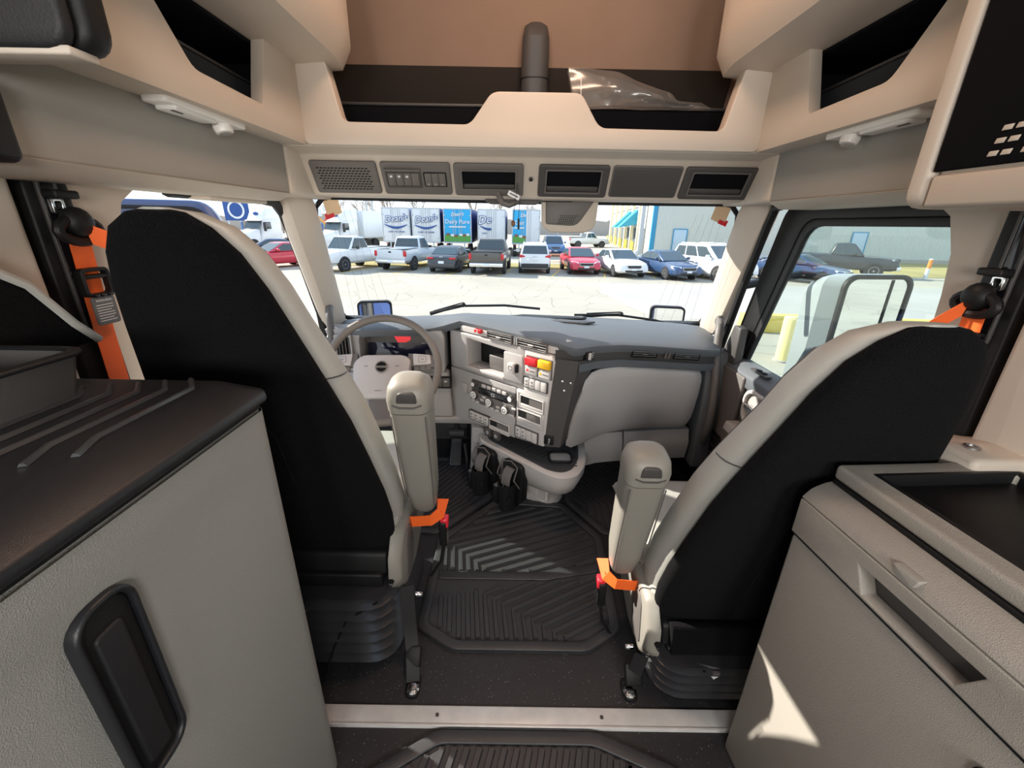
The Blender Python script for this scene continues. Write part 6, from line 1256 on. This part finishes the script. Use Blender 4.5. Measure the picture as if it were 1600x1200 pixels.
bollard(8.45, 30.6, .12, 1.2, 'trailer_white', 'short white bollard behind the white sedan')
kb_ = thing('yellow_kerb', 'long yellow painted concrete kerb outside the passenger window', 'kerb', (9, 11.4, GZ))
KMx = T(6.55, 11.9, GZ) @ R(-7, 'Z')
for k in range(4): add('kerb_block', G().prism([(0, .007), (.42, .007), (.38, .50), (.06, .50)], k * 3.02, k * 3.02 + 3.0, 'x'), 'kerb_yellow', kb_, bevel=.02, M=KMx)
# poles, trees, clutter
def pole(px, Y, h, r, label, arms=False):
    x = -.055 + (px - 801) / 700 * Y; t = thing('utility_pole', label, 'pole', (x, Y, GZ)); add('shaft', G().tube([(x, Y, GZ), (x, Y, GZ + h)], [r, r * .7], 8), 'trailer_grey', t)
    add('collar', G().lathe([(r * 1.6, 0), (r * 1.6, .25), (r, .4)], 10, T(x, Y, GZ)), 'concrete', t)
    if arms: add('cross_arm', G().box(x - 1.1, x + 1.1, Y - .06, Y + .06, GZ + h - .9, GZ + h - .75), 'cow_brown', t)
pole(1000, 33.5, 11, .20, 'thick grey pole standing in front of the warehouse corner'); pole(574, 75, 14, .16, 'left of two thin poles above the trailers', True); pole(583, 78, 14, .16, 'right of two thin poles above the trailers', True); pole(513, 62, 13, .16, 'thin pole beside the semi truck at the left screen edge'); pole(869, 50, 9, .09, 'slim pole just behind the blue minivan'); pole(907, 95, 26, .22, 'distant lattice mast above the bay doors', True)
mat('bark', (.30, .25, .21), .9)
def tree(px, Y, h, seed, label):
    rnd = random.Random(seed); x = -.055 + (px - 801) / 700 * Y; t = thing('bare_tree', label, 'tree', (x, Y, GZ)); br_ = G()
    def grow(p, d, L, r, lev):
        q = p + d * L
        br_.tube([p, (p + q) / 2 + Vector((rnd.uniform(-1, 1), rnd.uniform(-1, 1), 0)) * L * .06, q], [r, r * .8, r * .6], 4)
        if lev == 0: return
        for _ in range(3 if lev > 1 else 4):
            dd = (d + Vector((rnd.uniform(-1, 1), rnd.uniform(-1, 1), rnd.uniform(-.2, .6))) * .75).normalized(); grow(p + (q - p) * rnd.uniform(.55, 1), dd, L * rnd.uniform(.55, .75), r * .55, lev - 1)
    b0 = Vector((x, Y, GZ)); add('trunk', G().tube([b0, b0 + Vector((0, 0, h * .32))], [h * .022, h * .016], 7), 'bark', t)
    for k in range(4): grow(b0 + Vector((0, 0, h * .28)), Vector((rnd.uniform(-.5, .5), rnd.uniform(-.5, .5), 1)).normalized(), h * .28, h * .011, 4)
    add('crown', br_, 'bark', t)
for a in ((607, 92, 12, 1, 'bare tree above the leftmost trailer'), (590, 100, 10, 2, 'small bare tree left of the leftmost trailer'), (738, 82, 13, 3, 'widest bare tree above the blue milk trailer'), (656, 110, 11, 4, 'bare tree above the second white trailer'), (775, 115, 10, 5, 'bare tree above the half logo trailer'), (828, 112, 9, 6, 'bare tree above the half blue trailer'), (528, 120, 10, 7, 'bare tree behind the white semi truck roof'), (565, 125, 10, 8, 'bare tree above the semi box trailer'), (380, 95, 11, 9, 'bare tree at the left of the open doorway'), (440, 100, 11, 10, 'bare tree at the right of the open doorway')): tree(*a)
mat('far_brush', (.42, .38, .34), .95); mat('lift_red', (.55, .10, .07), .6); mat('lift_orange', (.80, .35, .06), .6)
def lift(px, Y, h, m, label, seed):
    rnd = random.Random(seed); x = -.055 + (px - 801) / 700 * Y; t = thing('boom_lift', label, 'machine', (x, Y, GZ))
    add('chassis', G().box(x - 1.0, x + 1.0, Y - 1.2, Y + 1.2, GZ + .35, GZ + 1.1), m, t, bevel=.05); dx = rnd.uniform(-.8, .8)
    add('boom', G().tube([(x, Y, GZ + 1.0), (x + dx, Y - .3, GZ + h * .6), (x - dx * .8, Y - .6, GZ + h)], [.22, .17, .12], 6), m, t)
    add('basket', G().ring([(x - dx * .8 - .7, Y - 1.2), (x - dx * .8 + .7, Y - 1.2), (x - dx * .8 + .7, Y), (x - dx * .8 - .7, Y)], [(x - dx * .8 - .62, Y - 1.1), (x - dx * .8 + .62, Y - 1.1), (x - dx * .8 + .62, Y - .1), (x - dx * .8 - .62, Y - .1)], GZ + h - .2, GZ + h + .8), 'trailer_white', t)
    for sx, sy in ((-1, -1), (1, -1), (-1, 1), (1, 1)): add('wheel', G().lathe([(.2, -.14), (.42, -.14), (.45, .14), (.2, .14)], 14, T(x + sx * 1.0, Y + sy * .8, GZ + .45) @ R(90, 'Y')), 'tyre', t)
for a in ((493, 70, 5.2, 'lift_red', 'red boom lift at the far left edge of the windscreen', 1), (503, 66, 3.6, 'lift_orange', 'low orange boom lift beside the red one', 2), (512, 84, 4.6, 'lift_red', 'red boom lift just left of the semi truck', 3), (519, 76, 5.0, 'lift_orange', 'orange boom lift touching the semi truck outline', 4)): lift(*a)
hr = random.Random(4); pr = []
for i in range(90):
    xx = -90 + i * 2.2; pr.append((xx, GZ + 3.2 + hr.uniform(0, 1.8)))
add('distant_brush', G().prism([(-90, GZ)] + pr + [(106, GZ)], 130, 134, 'y'), 'far_brush', label='low grey brown line of brush along the horizon', cat='brush', kind='stuff')
ft_ = thing('flat_trailer', 'low empty flat trailer behind the red sedan', 'trailer', (5.2, 35, GZ))
add('deck', G().box(2.9, 7.6, 34.4, 35.6, GZ + .45, GZ + .6), 'cow_brown', ft_, bevel=.02)
for x in (4.2, 5.0): add('wheel', G().lathe([(.15, -.1), (.3, -.1), (.3, .1), (.15, .1)], 14, T(x, 34.4, GZ + .32) @ R(90, 'X')), 'tyre', ft_)
add('ramp', G().hexa([(6.4, 34.4, GZ + .55), (8.4, 34.4, GZ + 1.1), (8.4, 34.5, GZ + 1.1), (6.4, 34.5, GZ + .55)], [(6.4, 34.4, GZ + .65), (8.4, 34.4, GZ + 1.2), (8.4, 34.5, GZ + 1.2), (6.4, 34.5, GZ + .65)]), 'cow_brown', ft_)
# ------------------------------------------------------------------ repeats of a kind share a group
GROUPS = {'semi_trailer': 'dairy trailers standing in a row', 'bare_tree': 'bare trees beyond the trailers', 'sedan': 'vehicles parked across the lot', 'pickup_truck': 'vehicles parked across the lot', 'sport_utility_vehicle': 'vehicles parked across the lot',
          'boom_lift': 'boom lifts parked at the far left', 'cup_holder': 'folding cup holders on the console', 'truck_seat': 'the two cab seats', 'floor_mat': 'black rubber floor mats', 'overhead_pocket': 'open pockets in the windscreen header', 'reading_lamp': 'reading lamps under the side shelves',
          'side_overhead_shelf': 'side shelves above the doors', 'upper_side_beam': 'beams above the side shelves', 'shoulder_belt': 'orange shoulder belts', 'hood_mirror': 'mirrors on the bonnet', 'windscreen_wiper': 'windscreen wipers', 'grab_handle': 'grab handles by the windscreen pillars', 'semi_truck': 'white semi trucks',
          'utility_pole': 'poles beyond the lot', 'bollard': 'bollards round the lot', 'rear_fill_light': 'added fill lights on the rear wall', 'cable_connector': 'loose connectors under the seats', 'cable': 'loose cables under the seats'}
for o in list(bpy.data.objects):
    b_ = o.name.split('.')[0]
    if o.parent is None and b_ in GROUPS and 'label' in o: o['group'] = GROUPS[b_]
